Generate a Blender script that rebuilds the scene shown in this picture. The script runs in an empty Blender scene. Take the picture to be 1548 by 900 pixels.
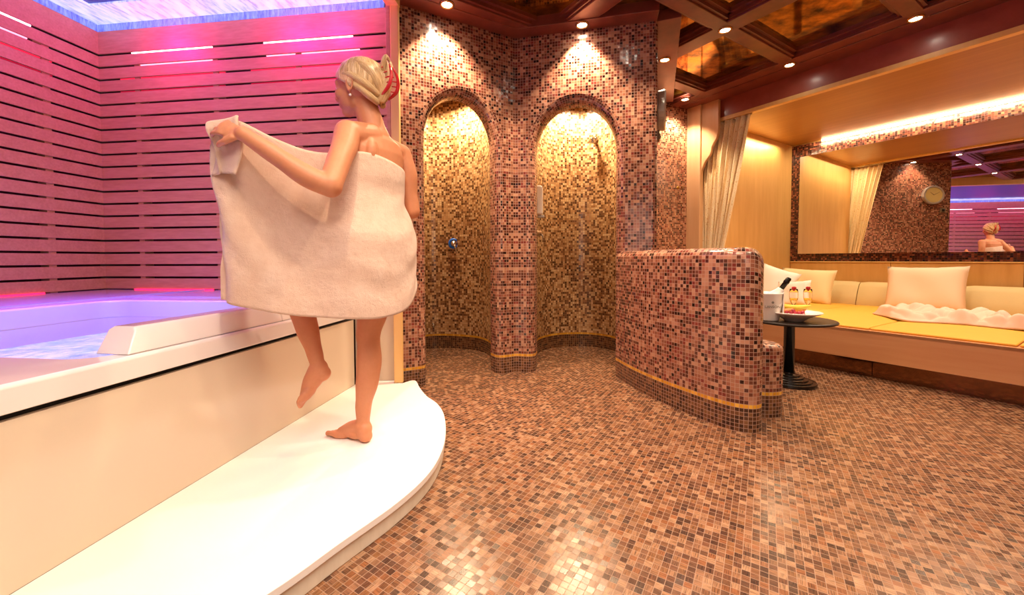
import bpy, bmesh, math, random
from math import sin, cos, pi, sqrt, atan2, radians
from mathutils import Vector, Matrix
random.seed(7)
S = bpy.context.scene
COL = S.collection

# ------------------------------------------------------------------ node helpers
def hx(h, k=1.0):
    h = h.lstrip('#'); o = []
    for i in (0, 2, 4):
        c = int(h[i:i+2], 16) / 255
        c = c / 12.92 if c <= .04045 else ((c + .055) / 1.055) ** 2.4
        o.append(min(1, c * k))
    return (o[0], o[1], o[2], 1)

class NT:
    def __init__(s, name):
        s.m = bpy.data.materials.new(name); s.m.use_nodes = True
        s.t = s.m.node_tree; s.t.nodes.clear()
        s.out = s.n('ShaderNodeOutputMaterial'); s.b = s.n('ShaderNodeBsdfPrincipled')
        s.l(s.b.outputs[0], s.out.inputs[0])
    def n(s, t, **k):
        x = s.t.nodes.new(t)
        for a, v in k.items(): setattr(x, a, v)
        return x
    def l(s, a, b): s.t.links.new(a, b)
    def put(s, sock, v):
        if hasattr(v, 'is_output'): s.l(v, sock)
        else: sock.default_value = v
    def math(s, op, a, b=0., c=None):
        x = s.n('ShaderNodeMath', operation=op); s.put(x.inputs[0], a); s.put(x.inputs[1], b)
        if c is not None: s.put(x.inputs[2], c)
        return x.outputs[0]
    def vm(s, op, a, b=(0, 0, 0)):
        x = s.n('ShaderNodeVectorMath', operation=op); s.put(x.inputs[0], a); s.put(x.inputs[1], b)
        return x.outputs[0]
    def mix(s, f, a, b, mode='MIX'):
        x = s.n('ShaderNodeMix', data_type='RGBA', blend_type=mode)
        s.put(x.inputs[0], f); s.put(x.inputs[6], a); s.put(x.inputs[7], b)
        return x.outputs[2]
    def ramp(s, f, stops, interp='LINEAR'):
        x = s.n('ShaderNodeValToRGB'); r = x.color_ramp; r.interpolation = interp
        while len(r.elements) < len(stops): r.elements.new(.5)
        for e, (p, c) in zip(r.elements, stops): e.position = p; e.color = c
        s.put(x.inputs[0], f); return x.outputs[0]
    def noise(s, vec, scale=5., detail=3., rough=.5):
        x = s.n('ShaderNodeTexNoise'); s.put(x.inputs['Vector'], vec)
        x.inputs['Scale'].default_value = scale; x.inputs['Detail'].default_value = detail
        x.inputs['Roughness'].default_value = rough
        return x.outputs[0]
    def white(s, vec):
        x = s.n('ShaderNodeTexWhiteNoise', noise_dimensions='3D'); s.put(x.inputs['Vector'], vec); return x
    def tc(s, k='Object'):
        return s.n('ShaderNodeTexCoord').outputs[k]
    def mapping(s, v, rot=(0, 0, 0), scale=(1, 1, 1), loc=(0, 0, 0)):
        x = s.n('ShaderNodeMapping'); s.put(x.inputs['Vector'], v)
        x.inputs['Rotation'].default_value = rot; x.inputs['Scale'].default_value = scale; x.inputs['Location'].default_value = loc
        return x.outputs[0]
    def bump(s, h, strength=.3, dist=.002):
        x = s.n('ShaderNodeBump'); x.inputs['Strength'].default_value = strength; x.inputs['Distance'].default_value = dist
        s.put(x.inputs['Height'], h); return x.outputs[0]
    def set(s, **k):
        names = dict(col='Base Color', rough='Roughness', metal='Metallic', coat='Coat Weight', crough='Coat Roughness', normal='Normal',
                     emi='Emission Color', es='Emission Strength', trans='Transmission Weight', ior='IOR', alpha='Alpha', spec='Specular IOR Level',
                     sheen='Sheen Weight', sss='Subsurface Weight')
        for a, v in k.items(): s.put(s.b.inputs[names[a]], v)
        return s

def plain(name, col, rough=.5, metal=0., noise=.06, nscale=8., **k):
    t = NT(name); c = hx(col) if isinstance(col, str) else col
    f = t.noise(t.tc(), nscale, 3)
    d = tuple(max(0, x * (1 - noise * 2)) for x in c[:3]) + (1,)
    t.set(col=t.mix(f, d, c), rough=rough, metal=metal, **k)
    return t.m

PITCH = .0208
def mosaic(name, pal, grout='#caa086', coord='UV', bands=False, rough=.18, pitch=PITCH, tilt=.10, rot=0., streak=False, gw=.055, blot=.25):
    t = NT(name)
    v = t.tc(coord)
    if coord == 'Object': v = t.mapping(v, rot=(0, 0, rot))
    obj = t.tc('Object')
    sc = t.vm('MULTIPLY', v, (1 / pitch, 1 / pitch, 0))
    cell = t.vm('FLOOR', sc); fr = t.vm('FRACTION', sc)
    w = t.white(cell); w2 = t.white(t.vm('ADD', cell, (17.3, 5.1, 3.3)))
    n = len(pal)
    val = w.outputs[0]
    big = t.noise(t.vm('MULTIPLY', cell, (.09, .09, .09)), 1., 2)
    val2 = t.math('ADD', val, t.math('MULTIPLY', t.math('SUBTRACT', big, .5), blot))
    val2 = t.math('MINIMUM', t.math('MAXIMUM', val2, 0.), .999)
    col = t.ramp(val2, [(i / n, hx(c)) for i, c in enumerate(pal)], 'CONSTANT')
    # soft variation in every tile
    col = t.mix(.28, col, t.mix(w2.outputs[0], (.25, .2, .2, 1), (1.0, .95, .9, 1)), 'MULTIPLY')
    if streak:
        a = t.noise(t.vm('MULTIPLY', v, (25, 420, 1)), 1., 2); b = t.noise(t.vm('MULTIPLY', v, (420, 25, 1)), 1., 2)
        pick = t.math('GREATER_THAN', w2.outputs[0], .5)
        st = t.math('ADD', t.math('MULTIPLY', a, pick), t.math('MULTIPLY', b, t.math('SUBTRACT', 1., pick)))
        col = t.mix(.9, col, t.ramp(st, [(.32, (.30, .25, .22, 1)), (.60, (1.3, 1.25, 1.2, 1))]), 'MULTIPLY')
    if bands:
        z = t.n('ShaderNodeSeparateXYZ'); t.l(obj, z.inputs[0]); z = z.outputs[2]
        dk = t.ramp(val, [(0, hx('#3c2418')), (.3, hx('#54341f')), (.55, hx('#6b452b')), (.8, hx('#7d5638'))], 'CONSTANT')
        gd = t.ramp(val, [(0, hx('#d69a28')), (.5, hx('#e8b040')), (.8, hx('#c98c22'))], 'CONSTANT')
        lo = t.math('LESS_THAN', z, PITCH * 6.0); md = t.math('LESS_THAN', z, PITCH * 7.0)
        col = t.mix(md, col, gd); col = t.mix(lo, col, dk)
    x = t.n('ShaderNodeSeparateXYZ'); t.l(fr, x.inputs[0])
    e = t.math('MINIMUM', t.math('MINIMUM', x.outputs[0], t.math('SUBTRACT', 1., x.outputs[0])),
               t.math('MINIMUM', x.outputs[1], t.math('SUBTRACT', 1., x.outputs[1])))
    g = t.math('LESS_THAN', e, gw)
    col = t.mix(g, col, hx(grout))
    nz = t.vm('SUBTRACT', w.outputs[1], (.5, .5, .5))
    geo = t.n('ShaderNodeNewGeometry').outputs['Normal']
    bmp = t.n('ShaderNodeVectorMath', operation='SCALE'); t.l(nz, bmp.inputs[0]); t.put(bmp.inputs['Scale'], t.math('MULTIPLY', t.math('SUBTRACT', 1., g), tilt))
    nn = t.vm('NORMALIZE', t.vm('ADD', geo, bmp.outputs[0]))
    t.set(col=col, rough=t.math('ADD', t.math('MULTIPLY', g, .45), rough), normal=nn, spec=.6)
    return t.m

def wood(name, c1, c2, axis=(1, 18, 18), rough=.4, scale=3., coat=0., coord='Object', rot=(0, 0, 0)):
    t = NT(name); v = t.mapping(t.tc(coord), rot=rot)
    f = t.noise(t.vm('MULTIPLY', v, axis), scale, 4, .6)
    f2 = t.noise(t.vm('MULTIPLY', v, tuple(a * .2 for a in axis)), scale, 2, .5)
    k = t.math('ADD', t.math('MULTIPLY', f, .6), t.math('MULTIPLY', f2, .4))
    t.set(col=t.ramp(k, [(.3, hx(c1)), (.7, hx(c2))]), rough=rough, coat=coat, crough=.15)
    return t.m

def glow(name, col, strength):
    t = NT(name); c = hx(col); t.set(col=c, emi=c, es=strength, rough=.5); return t.m

# ------------------------------------------------------------------ mesh helpers
class MB:
    def __init__(s): s.v = []; s.f = []; s.uv = []; s.hasuv = False
    def add(s, vs, fs, uv=None):
        o = len(s.v); s.v += [Vector(p) for p in vs]; s.f += [tuple(i + o for i in f) for f in fs]
        if uv: s.hasuv = True; s.uv += [tuple(u) for u in uv]
        else: s.uv += [(p[0], p[1]) for p in vs]
        return s
    def box(s, fr, a, b, z):
        P = [fr(x, y, q) for q in z for (x, y) in ((a[0], b[0]), (a[1], b[0]), (a[1], b[1]), (a[0], b[1]))]
        return s.add(P, [(0, 3, 2, 1), (4, 5, 6, 7), (0, 1, 5, 4), (1, 2, 6, 5), (2, 3, 7, 6), (3, 0, 4, 7)])
    def prism(s, pts, z0, z1, fr=None):
        n = len(pts); g = fr or (lambda x, y, z: (x, y, z))
        return s.add([g(p[0], p[1], z0) for p in pts] + [g(p[0], p[1], z1) for p in pts],
                     [tuple(range(n - 1, -1, -1)), tuple(range(n, 2 * n))] + [(i, (i + 1) % n, n + (i + 1) % n, n + i) for i in range(n)])
    def tube(s, pts, rs, seg=12, cap=True):
        pts = [Vector(p) for p in pts]
        if not isinstance(rs, (list, tuple)): rs = [rs] * len(pts)
        vs = []; fs = []; up = None
        for i, p in enumerate(pts):
            d = (pts[min(i + 1, len(pts) - 1)] - pts[max(i - 1, 0)]).normalized()
            if up is None: up = Vector((0, 0, 1)) if abs(d.z) < .9 else Vector((1, 0, 0))
            a = d.cross(up).normalized(); b = a.cross(d).normalized(); up = b
            for k in range(seg):
                th = 2 * pi * k / seg; vs.append(p + (a * cos(th) + b * sin(th)) * rs[i])
        n = len(pts)
        for i in range(n - 1):
            for k in range(seg):
                k2 = (k + 1) % seg; fs.append((i * seg + k, i * seg + k2, (i + 1) * seg + k2, (i + 1) * seg + k))
        if cap: fs.append(tuple(range(seg - 1, -1, -1))); fs.append(tuple(range((n - 1) * seg, n * seg)))
        return s.add(vs, fs)
    def lathe(s, prof, c=(0, 0, 0), seg=32, axis=None, close=False):
        vs = []; fs = []; c = Vector(c)
        M = Matrix.Identity(3) if axis is None else Vector((0, 0, 1)).rotation_difference(Vector(axis)).to_matrix()
        for r, z in prof:
            for k in range(seg):
                th = 2 * pi * k / seg; vs.append(c + M @ Vector((r * cos(th), r * sin(th), z)))
        n = len(prof)
        for i in range(n - 1 if not close else n):
            j = (i + 1) % n
            for k in range(seg):
                k2 = (k + 1) % seg; fs.append((i * seg + k, i * seg + k2, j * seg + k2, j * seg + k))
        if not close:
            fs.append(tuple(range(seg - 1, -1, -1))); fs.append(tuple(range((n - 1) * seg, n * seg)))
        return s.add(vs, fs)
    def ball(s, c, r, seg=16, M=None, rings=10):
        c = Vector(c); r = (r, r, r) if not isinstance(r, (tuple, list)) else r; M = M or Matrix.Identity(3)
        vs = [c + M @ Vector((0, 0, -r[2]))]; fs = []
        for i in range(1, rings):
            ph = -pi / 2 + pi * i / rings
            for k in range(seg):
                th = 2 * pi * k / seg; vs.append(c + M @ Vector((r[0] * cos(ph) * cos(th), r[1] * cos(ph) * sin(th), r[2] * sin(ph))))
        vs.append(c + M @ Vector((0, 0, r[2]))); L = len(vs) - 1
        for k in range(seg):
            k2 = (k + 1) % seg
            fs.append((0, 1 + k2, 1 + k)); fs.append((L, 1 + (rings - 2) * seg + k, 1 + (rings - 2) * seg + k2))
            for i in range(rings - 2): fs.append((1 + i * seg + k, 1 + i * seg + k2, 1 + (i + 1) * seg + k2, 1 + (i + 1) * seg + k))
        return s.add(vs, fs)
    def grid(s, P, uv=None, closeu=False):
        nu = len(P); nv = len(P[0]); vs = [p for r in P for p in r]; fs = []
        for i in range(nu if closeu else nu - 1):
            j = (i + 1) % nu
            for k in range(nv - 1): fs.append((i * nv + k, j * nv + k, j * nv + k + 1, i * nv + k + 1))
        return s.add(vs, fs, [u for r in uv for u in r] if uv else None)
    def build(s, name, mat, parent=None, smooth=False, bevel=0, sub=0, solid=0, recalc=True, loc=None, seg=2):
        me = bpy.data.meshes.new(name)
        me.from_pydata([tuple(p) for p in s.v], [], s.f)
        if s.hasuv:
            ul = me.uv_layers.new(name='UVMap')
            for lp in me.loops: ul.data[lp.index].uv = s.uv[lp.vertex_index]
        if recalc:
            bm = bmesh.new(); bm.from_mesh(me); bmesh.ops.recalc_face_normals(bm, faces=bm.faces); bm.to_mesh(me); bm.free()
        for p in me.polygons: p.use_smooth = smooth
        me.materials.append(mat)
        o = bpy.data.objects.new(name, me); COL.objects.link(o)
        if parent: o.parent = parent; o.matrix_parent_inverse = Matrix.Translation(-Vector(parent.location)) if parent.type == 'EMPTY' else Matrix.Identity(4)
        if solid: m = o.modifiers.new('s', 'SOLIDIFY'); m.thickness = solid; m.offset = 0
        if bevel:
            m = o.modifiers.new('b', 'BEVEL'); m.width = bevel; m.segments = seg; m.limit_method = 'ANGLE'; m.angle_limit = radians(40)
            if not smooth:
                for p in me.polygons: p.use_smooth = True
                m.harden_normals = True
        if sub: m = o.modifiers.new('d', 'SUBSURF'); m.levels = sub; m.render_levels = sub
        return o

def tag(o, label=None, cat=None, group=None, kind=None):
    if label: o['label'] = label
    if cat: o['category'] = cat
    if group: o['group'] = group
    if kind: o['kind'] = kind
    return o
def thing(name, loc, label, cat, group=None):
    o = bpy.data.objects.new(name, None); COL.objects.link(o); o.location = loc; o.empty_display_size = .05
    return tag(o, label, cat, group)
def struct(o): o['kind'] = 'structure'; return o
def ID(x, y, z): return (x, y, z)

def catmull(P, n, closed=False):
    P = [Vector(p) for p in P]; m = len(P); out = []
    segs = m if closed else m - 1
    for i in range(segs):
        if closed: a, b, c, d = P[(i - 1) % m], P[i], P[(i + 1) % m], P[(i + 2) % m]
        else: a, b, c, d = P[max(i - 1, 0)], P[i], P[i + 1], P[min(i + 2, m - 1)]
        for k in range(n):
            t = k / n
            out.append(.5 * ((2 * b) + (c - a) * t + (2 * a - 5 * b + 4 * c - d) * t * t + (3 * b - a - 3 * c + d) * t ** 3))
    if not closed: out.append(P[-1])
    return out

# frames -----------------------------------------------------------
NX, NY = .846, .533          # depth axis of the lounge alcove
def UD(u, d, z): return (u * .533 + d * .846, -u * .846 + d * .533, z)
def TB(v, w, z): return (-1.033 - v * .124 - w * .992, 2.596 - v * .992 + w * .124, z)
ZC = 2.62

# ------------------------------------------------------------------ materials
PAL_OUT = ['#2c140e', '#54281e', '#6e3e2c', '#925c46', '#b27c60', '#a0644c', '#c08c70', '#843a30', '#ac7256', '#784836', '#c89878', '#5c2e22']
PAL_IN = ['#54361f', '#80583a', '#b0855a', '#d6b07e', '#c99e6c', '#9c7046', '#e0c090', '#bf9262', '#6c482c', '#d8b484']
PAL_FLOOR = ['#4c3224', '#66442f', '#7e573f', '#926a4e', '#775036', '#9e7658', '#8a5f3e', '#6c4732', '#a98466', '#8e5c3c', '#5a3c2c']
M = {}
M['mos'] = mosaic('mosaic_rose', PAL_OUT, '#b38e78', bands=True)
M['mos_in'] = mosaic('mosaic_gold', PAL_IN, '#8f6a45', bands=True, rough=.2)
M['mos_frame'] = mosaic('mosaic_frame', ['#2a120c', '#4a2218', '#6b3524', '#8a4c34', '#3a1a12', '#5a2c1e', '#a06044'], '#4a2c20')
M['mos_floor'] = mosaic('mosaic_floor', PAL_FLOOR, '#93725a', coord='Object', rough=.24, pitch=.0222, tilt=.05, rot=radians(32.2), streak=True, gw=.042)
M['maple'] = wood('maple_panel', '#cf9c58', '#e2b370', (3, 3, .35), .35, 6.)
M['maple_h'] = wood('maple_soffit', '#a8783c', '#bf8c4a', (.4, 9, 9), .35, 2.5, rot=(0, 0, radians(57.8)))
M['maple_f'] = wood('maple_front', '#d2905e', '#e2a878', (.5, 9, 6), .38, 3., rot=(0, 0, radians(57.8)))
M['maple_l'] = wood('maple_trim', '#e9bb72', '#f3cd8a', (6, 6, .5), .4, 3.)
M['maple_p'] = wood('maple_post', '#d8a878', '#e6bc90', (6, 6, .4), .4, 3.)
M['mahog'] = wood('mahogany', '#5a281e', '#843f30', (6, 6, 6), .32, 1.6, coat=.3)
M['cedar'] = wood('cedar_slat', '#b67e6a', '#d09a84', (2, 30, 30), .5, 2.5)
M['cream'] = plain('cream_gloss', '#e0ceb4', .22, noise=.02, coat=.3)
M['basin'] = plain('violet_lit_acrylic', '#b4a6d6', .2, noise=.02, coat=.4)  # white acrylic with the violet LED spill put into its colour
M['acryl'] = plain('white_acrylic', '#f3ebe6', .15, noise=.01, coat=.5)
M['white'] = plain('white_platform', '#fbf7f0', .35, noise=.01)
M['platedge'] = wood('platform_edge', '#d9ccb4', '#efe6d2', (8, 8, 3), .5, 3.)
M['fascia'] = wood('mahogany_fascia', '#8c4436', '#a8584a', (1, 6, 6), .36, 1.6, coat=.15)
M['black'] = plain('black_gap', '#080605', .6)
M['chrome'] = plain('chrome', '#d8d8da', .12, 1., noise=.0)
M['mirror'] = plain('mirror_glass', '#f4f0ea', .0, 1., noise=.0)
M['blackmetal'] = plain('black_metal', '#14110f', .25, .3, coat=.4)
M['tabletop'] = plain('table_top', '#2b211c', .35)
M['yellow'] = plain('yellow_cushion', '#e8ac3a', .6, noise=.05, nscale=14)
M['sage'] = plain('sage_cushion', '#d9c089', .6, noise=.04, nscale=10)
M['skirt'] = plain('dark_glossy_plinth', '#8a6242', .10, .95, noise=.08)
# ================================================================== SETTING
# floor
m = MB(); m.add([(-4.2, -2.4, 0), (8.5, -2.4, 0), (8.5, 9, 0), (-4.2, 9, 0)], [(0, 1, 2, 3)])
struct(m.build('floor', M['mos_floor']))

# ---- shower walls (mosaic) with arched openings
CR = Vector((.03, 3.17))
def facet(dirx, L, o0, o1, spring, rise, r=.06, ztop=ZC + .02, first=0.):
    """one flat wall leaf with an arched opening rounded by a bullnose that runs up one jamb, round the arch and down again"""
    d = Vector(dirx).normalized(); nrm = Vector((d.y, -d.x))
    if nrm.y > 0: nrm = -nrm                 # faces the room
    W = lambda s, q, z: (CR.x + d.x * s - nrm.x * q, CR.y + d.y * s - nrm.y * q, z)
    N = 28; a0, a1 = o0 - r, o1 + r; c = (a0 + a1) / 2; A = (a1 - a0) / 2
    face = MB(); F = []
    arc = [(c - A * cos(pi * i / N), spring + (rise + r) * sin(pi * i / N)) for i in range(N + 1)]
    def quad(mb, pts, uv): mb.add(pts, [(0, 1, 2, 3)], uv)
    for (s0, s1) in ((first, a0), (a1, L)):
        if s1 > s0: quad(face, [W(s0, 0, 0), W(s1, 0, 0), W(s1, 0, ztop), W(s0, 0, ztop)], [(s0, 0), (s1, 0), (s1, ztop), (s0, ztop)])
    for i in range(N):
        (p, z0), (q, z1) = arc[i], arc[i + 1]
        quad(face, [W(p, 0, z0), W(q, 0, z1), W(q, 0, ztop), W(p, 0, ztop)], [(p, z0), (q, z1), (q, ztop), (p, ztop)])
    # bullnose
    c2 = (o0 + o1) / 2; path = []
    K = 12
    for i in range(K): path.append((a0, spring * i / K, -1, 0))
    for i in range(N + 1):
        th = pi * i / N; nx, nz = -cos(th) / A, sin(th) / (rise + r); l = sqrt(nx * nx + nz * nz)
        path.append((c - A * cos(th), spring + (rise + r) * sin(th), nx / l, nz / l))
    for i in range(K - 1, -1, -1): path.append((a1, spring * i / K, 1, 0))
    prof = [(r * (1 - cos(pi / 2 * k / 6)), r * sin(pi / 2 * k / 6)) for k in range(7)]   # depth, inward
    prof = [(r * (1 - cos(pi / 2 * k / 6)), r * sin(pi / 2 * k / 6)) for k in range(7)] + [(r + .07, r)]
    P = []; UV = []; al = 0; prev = None
    for (s, z, nx, nz) in path:
        if prev: al += sqrt((s - prev[0]) ** 2 + (z - prev[1]) ** 2)
        prev = (s, z); P.append([W(s - nx * q, dp, z - nz * q) for dp, q in prof])
        UV.append([(j * .0208 * .98 + .003, al) for j in range(len(prof) - 1)] + [(6 * .0208 + .07, al)])
    nose = MB(); nose.grid(P, UV)
    return face, nose, W
dA = (-.88, -.475); dB = (.976, -.218)
faceA, noseA, WA = facet(dA, .90, .161, .718, 1.74, .36)
faceB, noseB, WB = facet(dB, 1.03, .149, .772, 1.72, .37)
wl = faceA.build('wall_shower', M['mos'], recalc=False); struct(wl)
for q in (faceB, noseA, noseB):
    o = q.build('mosaic_facing' if q is faceB else 'arch_rim', M['mos'], wl, smooth=q is not faceB, recalc=False)
# side of the right pier (runs straight back, carries the clock), rounded corner, and the wall behind
SD = Vector((.3585, 1)).normalized()
c0 = Vector(WB(1.03, 0, 0)[:2]); rr = .03
pts = [c0]
nB = Vector((-.218, -.976)); nS = Vector((SD.y, -SD.x))
cc = c0 - nB * rr
for k in range(1, 7):
    t = k / 6; v = (nB * (1 - t) + nS * t).normalized(); pts.append(cc + v * rr)
pts.append(pts[-1] + SD * 1.62)
def extrude(pts, z0, z1, u0=0.):
    mb = MB(); al = u0; P = []; UV = []
    for i, p in enumerate(pts):
        if i: al += (p - pts[i - 1]).length
        P.append([(p.x, p.y, z0), (p.x, p.y, z1)]); UV.append([(al, z0), (al, z1)])
    return mb.grid(P, UV)
extrude(pts, 0, ZC + .02, .3).build('mosaic_return', M['mos'], wl, smooth=True, recalc=False)
E1 = pts[-1]
rear = [E1, Vector((2.12, 4.70))]
struct(extrude(rear, 0, ZC + .02).build('wall_rear', mosaic('mosaic_rear', PAL_OUT + ['#c98c68', '#b87a56'], '#b98a6c', bands=True), recalc=False))
# left edge of the pier, turning back behind the light wooden post
pl_ = [Vector(WA(.90, 0, 0)[:2]) + Vector((-.07, .10)), Vector(WA(.90, 0, 0)[:2]) + Vector((-.03, .015)), Vector(WA(.90, 0, 0)[:2])]
extrude(pl_, 0, ZC + .02).build('mosaic_return', M['mos'], wl, smooth=True, recalc=False)

# ---- shower niches
def niche(name, ctrl):
    P = catmull([Vector((a, b, 0)) for a, b in ctrl], 10)
    P = [Vector((p.x, p.y)) for p in P]
    w = extrude(P, 0, 2.5).build(name, M['mos_in'], smooth=True, recalc=False); struct(w)
    c = MB(); c.add([(p.x, p.y, 2.5) for p in P], [tuple(range(len(P)))]); c.build('niche_ceiling', M['mos_in'], w)
    return w
jd = .13
q = lambda W, s: W(s, jd, 0)[:2]
niche('wall_niche_left', [q(WA, .161), (-.185, 3.42), (-.205, 3.66), (-.32, 3.88), (-.50, 3.985), (-.70, 4.03), (-.86, 3.99), (-1.0, 3.80), (-1.03, 3.5), (-.93, 3.2), q(WA, .718)])
niche('wall_niche_right', [q(WB, .772), (.93, 3.35), (1.02, 3.62), (.98, 3.88), (.84, 4.04), (.66, 4.085), (.44, 4.03), (.28, 3.86), (.215, 3.66), (.19, 3.45), q(WB, .149)])

# ---- ceiling: mahogany grid with amber mirrored panels
t = NT('amber_mirror'); ob = t.tc()
f = t.noise(ob, 7, 6, .65); g = t.noise(t.vm('MULTIPLY', ob, (1, 3, 1)), 3, 4, .6)
k = t.math('ADD', t.math('MULTIPLY', f, .6), t.math('MULTIPLY', g, .4))
t.set(col=t.ramp(k, [(.38, hx('#3a2208')), (.5, hx('#a8701c')), (.62, hx('#e2a03a'))]), metal=.9, rough=.06)
M['amber'] = t.m
ceil = MB().add([(-1.25, -2.4, 2.72), (8.5, -2.4, 2.72), (8.5, 9, 2.72), (-1.25, 9, 2.72)], [(3, 2, 1, 0)]).build('ceiling', M['mahog'])
struct(ceil)
US = [-3.35, -2.54, -1.73, -.92, -.11, .70, 1.51, 2.32, 3.13]
DS = [-2.0, -1.0, 0., 1.0, 2.0, 3.0, 4.02]
for i in range(len(US) - 1):
    for j in range(len(DS) - 1):
        u0, u1, d0, d1 = US[i] + .05, US[i + 1] - .05, DS[j] + .07, DS[j + 1] - .07
        if UD(u1, (d0 + d1) / 2, 0)[0] < -1.1: continue
        MB().box(UD, (u0 - .01, u1 + .01), (d0 - .01, d1 + .01), (2.69, 2.70)).build('mirror_panel', M['amber'], ceil)
        fm = MB()
        for lay, (o_, z0) in enumerate(((.0, 2.635), (.025, 2.66))):
            for (a, b) in (((u0 + o_, u1 - o_), (d0 + o_, d0 + o_ + .025)), ((u0 + o_, u1 - o_), (d1 - o_ - .025, d1 - o_)),
                           ((u0 + o_, u0 + o_ + .025), (d0 + o_, d1 - o_)), ((u1 - o_ - .025, u1 - o_), (d0 + o_, d1 - o_))):
                fm.box(UD, a, b, (z0, 2.70))
        fm.build('panel_moulding', M['mahog'], ceil)
bm_ = MB()
for u in US: MB().box(UD, (u - .055, u + .055), (-2.2, 4.29), (ZC, 2.70)).build('ceiling_beam', M['mahog'], ceil, bevel=.006)
for d in DS[:-1]: MB().box(UD, (-4.2, 3.2), (d - .078, d + .078), (ZC + .001, 2.70)).build('ceiling_beam', M['mahog'], ceil, bevel=.006)
MB().box(UD, (-4.4, 3.2), (3.93, 4.06), (ZC - .002, 2.70)).box(UD, (-4.4, 3.2), (4.075, 4.32), (ZC - .002, 2.70)).build('ceiling_border', M['mahog'], ceil, bevel=.005)
# border strips that follow the shower wall
def strip(P, w, z0=ZC - .006, z1=2.70):
    mb = MB(); L = []
    for i, p in enumerate(P):
        d = (P[min(i + 1, len(P) - 1)] - P[max(i - 1, 0)]).normalized(); L.append(p + Vector((d.y, -d.x)) * w)
    n = len(P)
    loop = list(P) + L[::-1]
    return mb.prism([(p.x, p.y) for p in loop], z0, z1)
sA = [Vector(WA(.92, 0, 0)[:2]), CR, Vector(WB(1.03, 0, 0)[:2]) + Vector((.02, 0))]
strip(sA, .135).build('ceiling_border', M['mahog'], ceil, bevel=.004)
strip([p for p in [pts[3], E1]], .165).build('ceiling_border', M['mahog'], ceil, bevel=.004)

# ---- outer shell of the room (mostly seen in the mirror)
M['beige'] = plain('warm_wall', '#c9a679', .6)
struct(MB().box(ID, (-1.3, 8.4), (-2.05, -1.95), (0, 2.72)).build('wall_back', M['beige']))
struct(MB().box(UD, (3.2, 3.3), (-4, 6.3), (0, 2.72)).build('wall_right', M['maple']))

# ================================================================== TUB ALCOVE
SLV = (-.08, 3.05)      # back wall, near wall along the tub
backing = plain('slat_backing', '#4a2430', .7)
def slat_wall(name, P0, P1, inward, tubes):
    """P0->P1 run of the wall (tub frame), backing board with 19 cedar slats in front"""
    P0 = Vector(P0); P1 = Vector(P1); L = (P1 - P0).length; d = (P1 - P0) / L; n = Vector(inward)
    fr = lambda a, b, z: TB(P0.x + d.x * a + n.x * b, P0.y + d.y * a + n.y * b, z)
    w = MB().box(fr, (-.3 if name == 'wall_tub_back' else -.02, L - .03 if name == 'wall_tub_back' else L + .1), (-.10, -.07), (0, 2.62)).build(name, backing); struct(w)
    z = 2.37
    MB().box(fr, (0, L), (-.006, .006), (z + .008, 2.535)).build('fascia_board', M['cedar'], w, bevel=.002)
    for k in range(19):
        MB().box(fr, (0, L), (-.006, .006), (z - (k + 1) * .0885 + .007, z - k * .0885 - .007)).build('slat', M['cedar'], w, bevel=.002)
    bt = MB(); a = .3
    while a < L: bt.box(fr, (a - .02, a + .02), (-.07, -.007), (.66, 2.34)); a += .62
    bt.build('batten', M['cedar'], w)
    for (a0, a1) in tubes:
        MB().tube([fr(a0, -.024, 2.382), fr(a1, -.024, 2.382)], .0095, 8).build('glow_rod', M['pink'], w)
        MB().tube([fr(a0 + .02, -.022, 2.2915), fr(a1 + .05, -.022, 2.2915)], .007, 8).build('glow_rod', M['pink2'], w)  # this and the next two rods paint the tube's reflected glow
        MB().tube([fr(a0 - .1, -.022, 2.2025), fr(a1 + .1, -.022, 2.2025)], .006, 8).build('glow_rod', M['red2'], w)
        MB().tube([fr(a0 - .1, -.020, 2.112), fr(a1 + .1, -.020, 2.112)], .0045, 8).build('glow_rod', M['red3'], w)
    for (a0, a1) in tubes:
        MB().tube([fr(a0, .012, .6935), fr(a1, .012, .6935)], .0035, 8).build('glow_rod', M['red'], w)
    return w, fr
M['red3'] = glow('red_reflex_low', '#e8204a', .45); M['pink2'] = glow('pink_reflex', '#ff9cb8', 2.2); M['red2'] = glow('red_reflex', '#ff2a50', .9)
M['pink'] = glow('pink_tube', '#ffb0cc', 10.); M['red'] = glow('red_tube', '#ff1848', 4.)
WL = 1.954
slat_wall('wall_tub_back', (-.08, WL), (-.08, -.235), (1, 0), [(.25, .88), (1.28, 1.92)])
slat_wall('wall_tub_left', (-.08, WL), (SLV[1], WL), (0, -1), [(.36, .95), (1.35, 1.85), (2.3, 2.8)])
slat_wall('wall_tub_near', (SLV[1], WL), (SLV[1], -.1), (-1, 0), [(.3, .8), (1.2, 1.7)])
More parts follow.
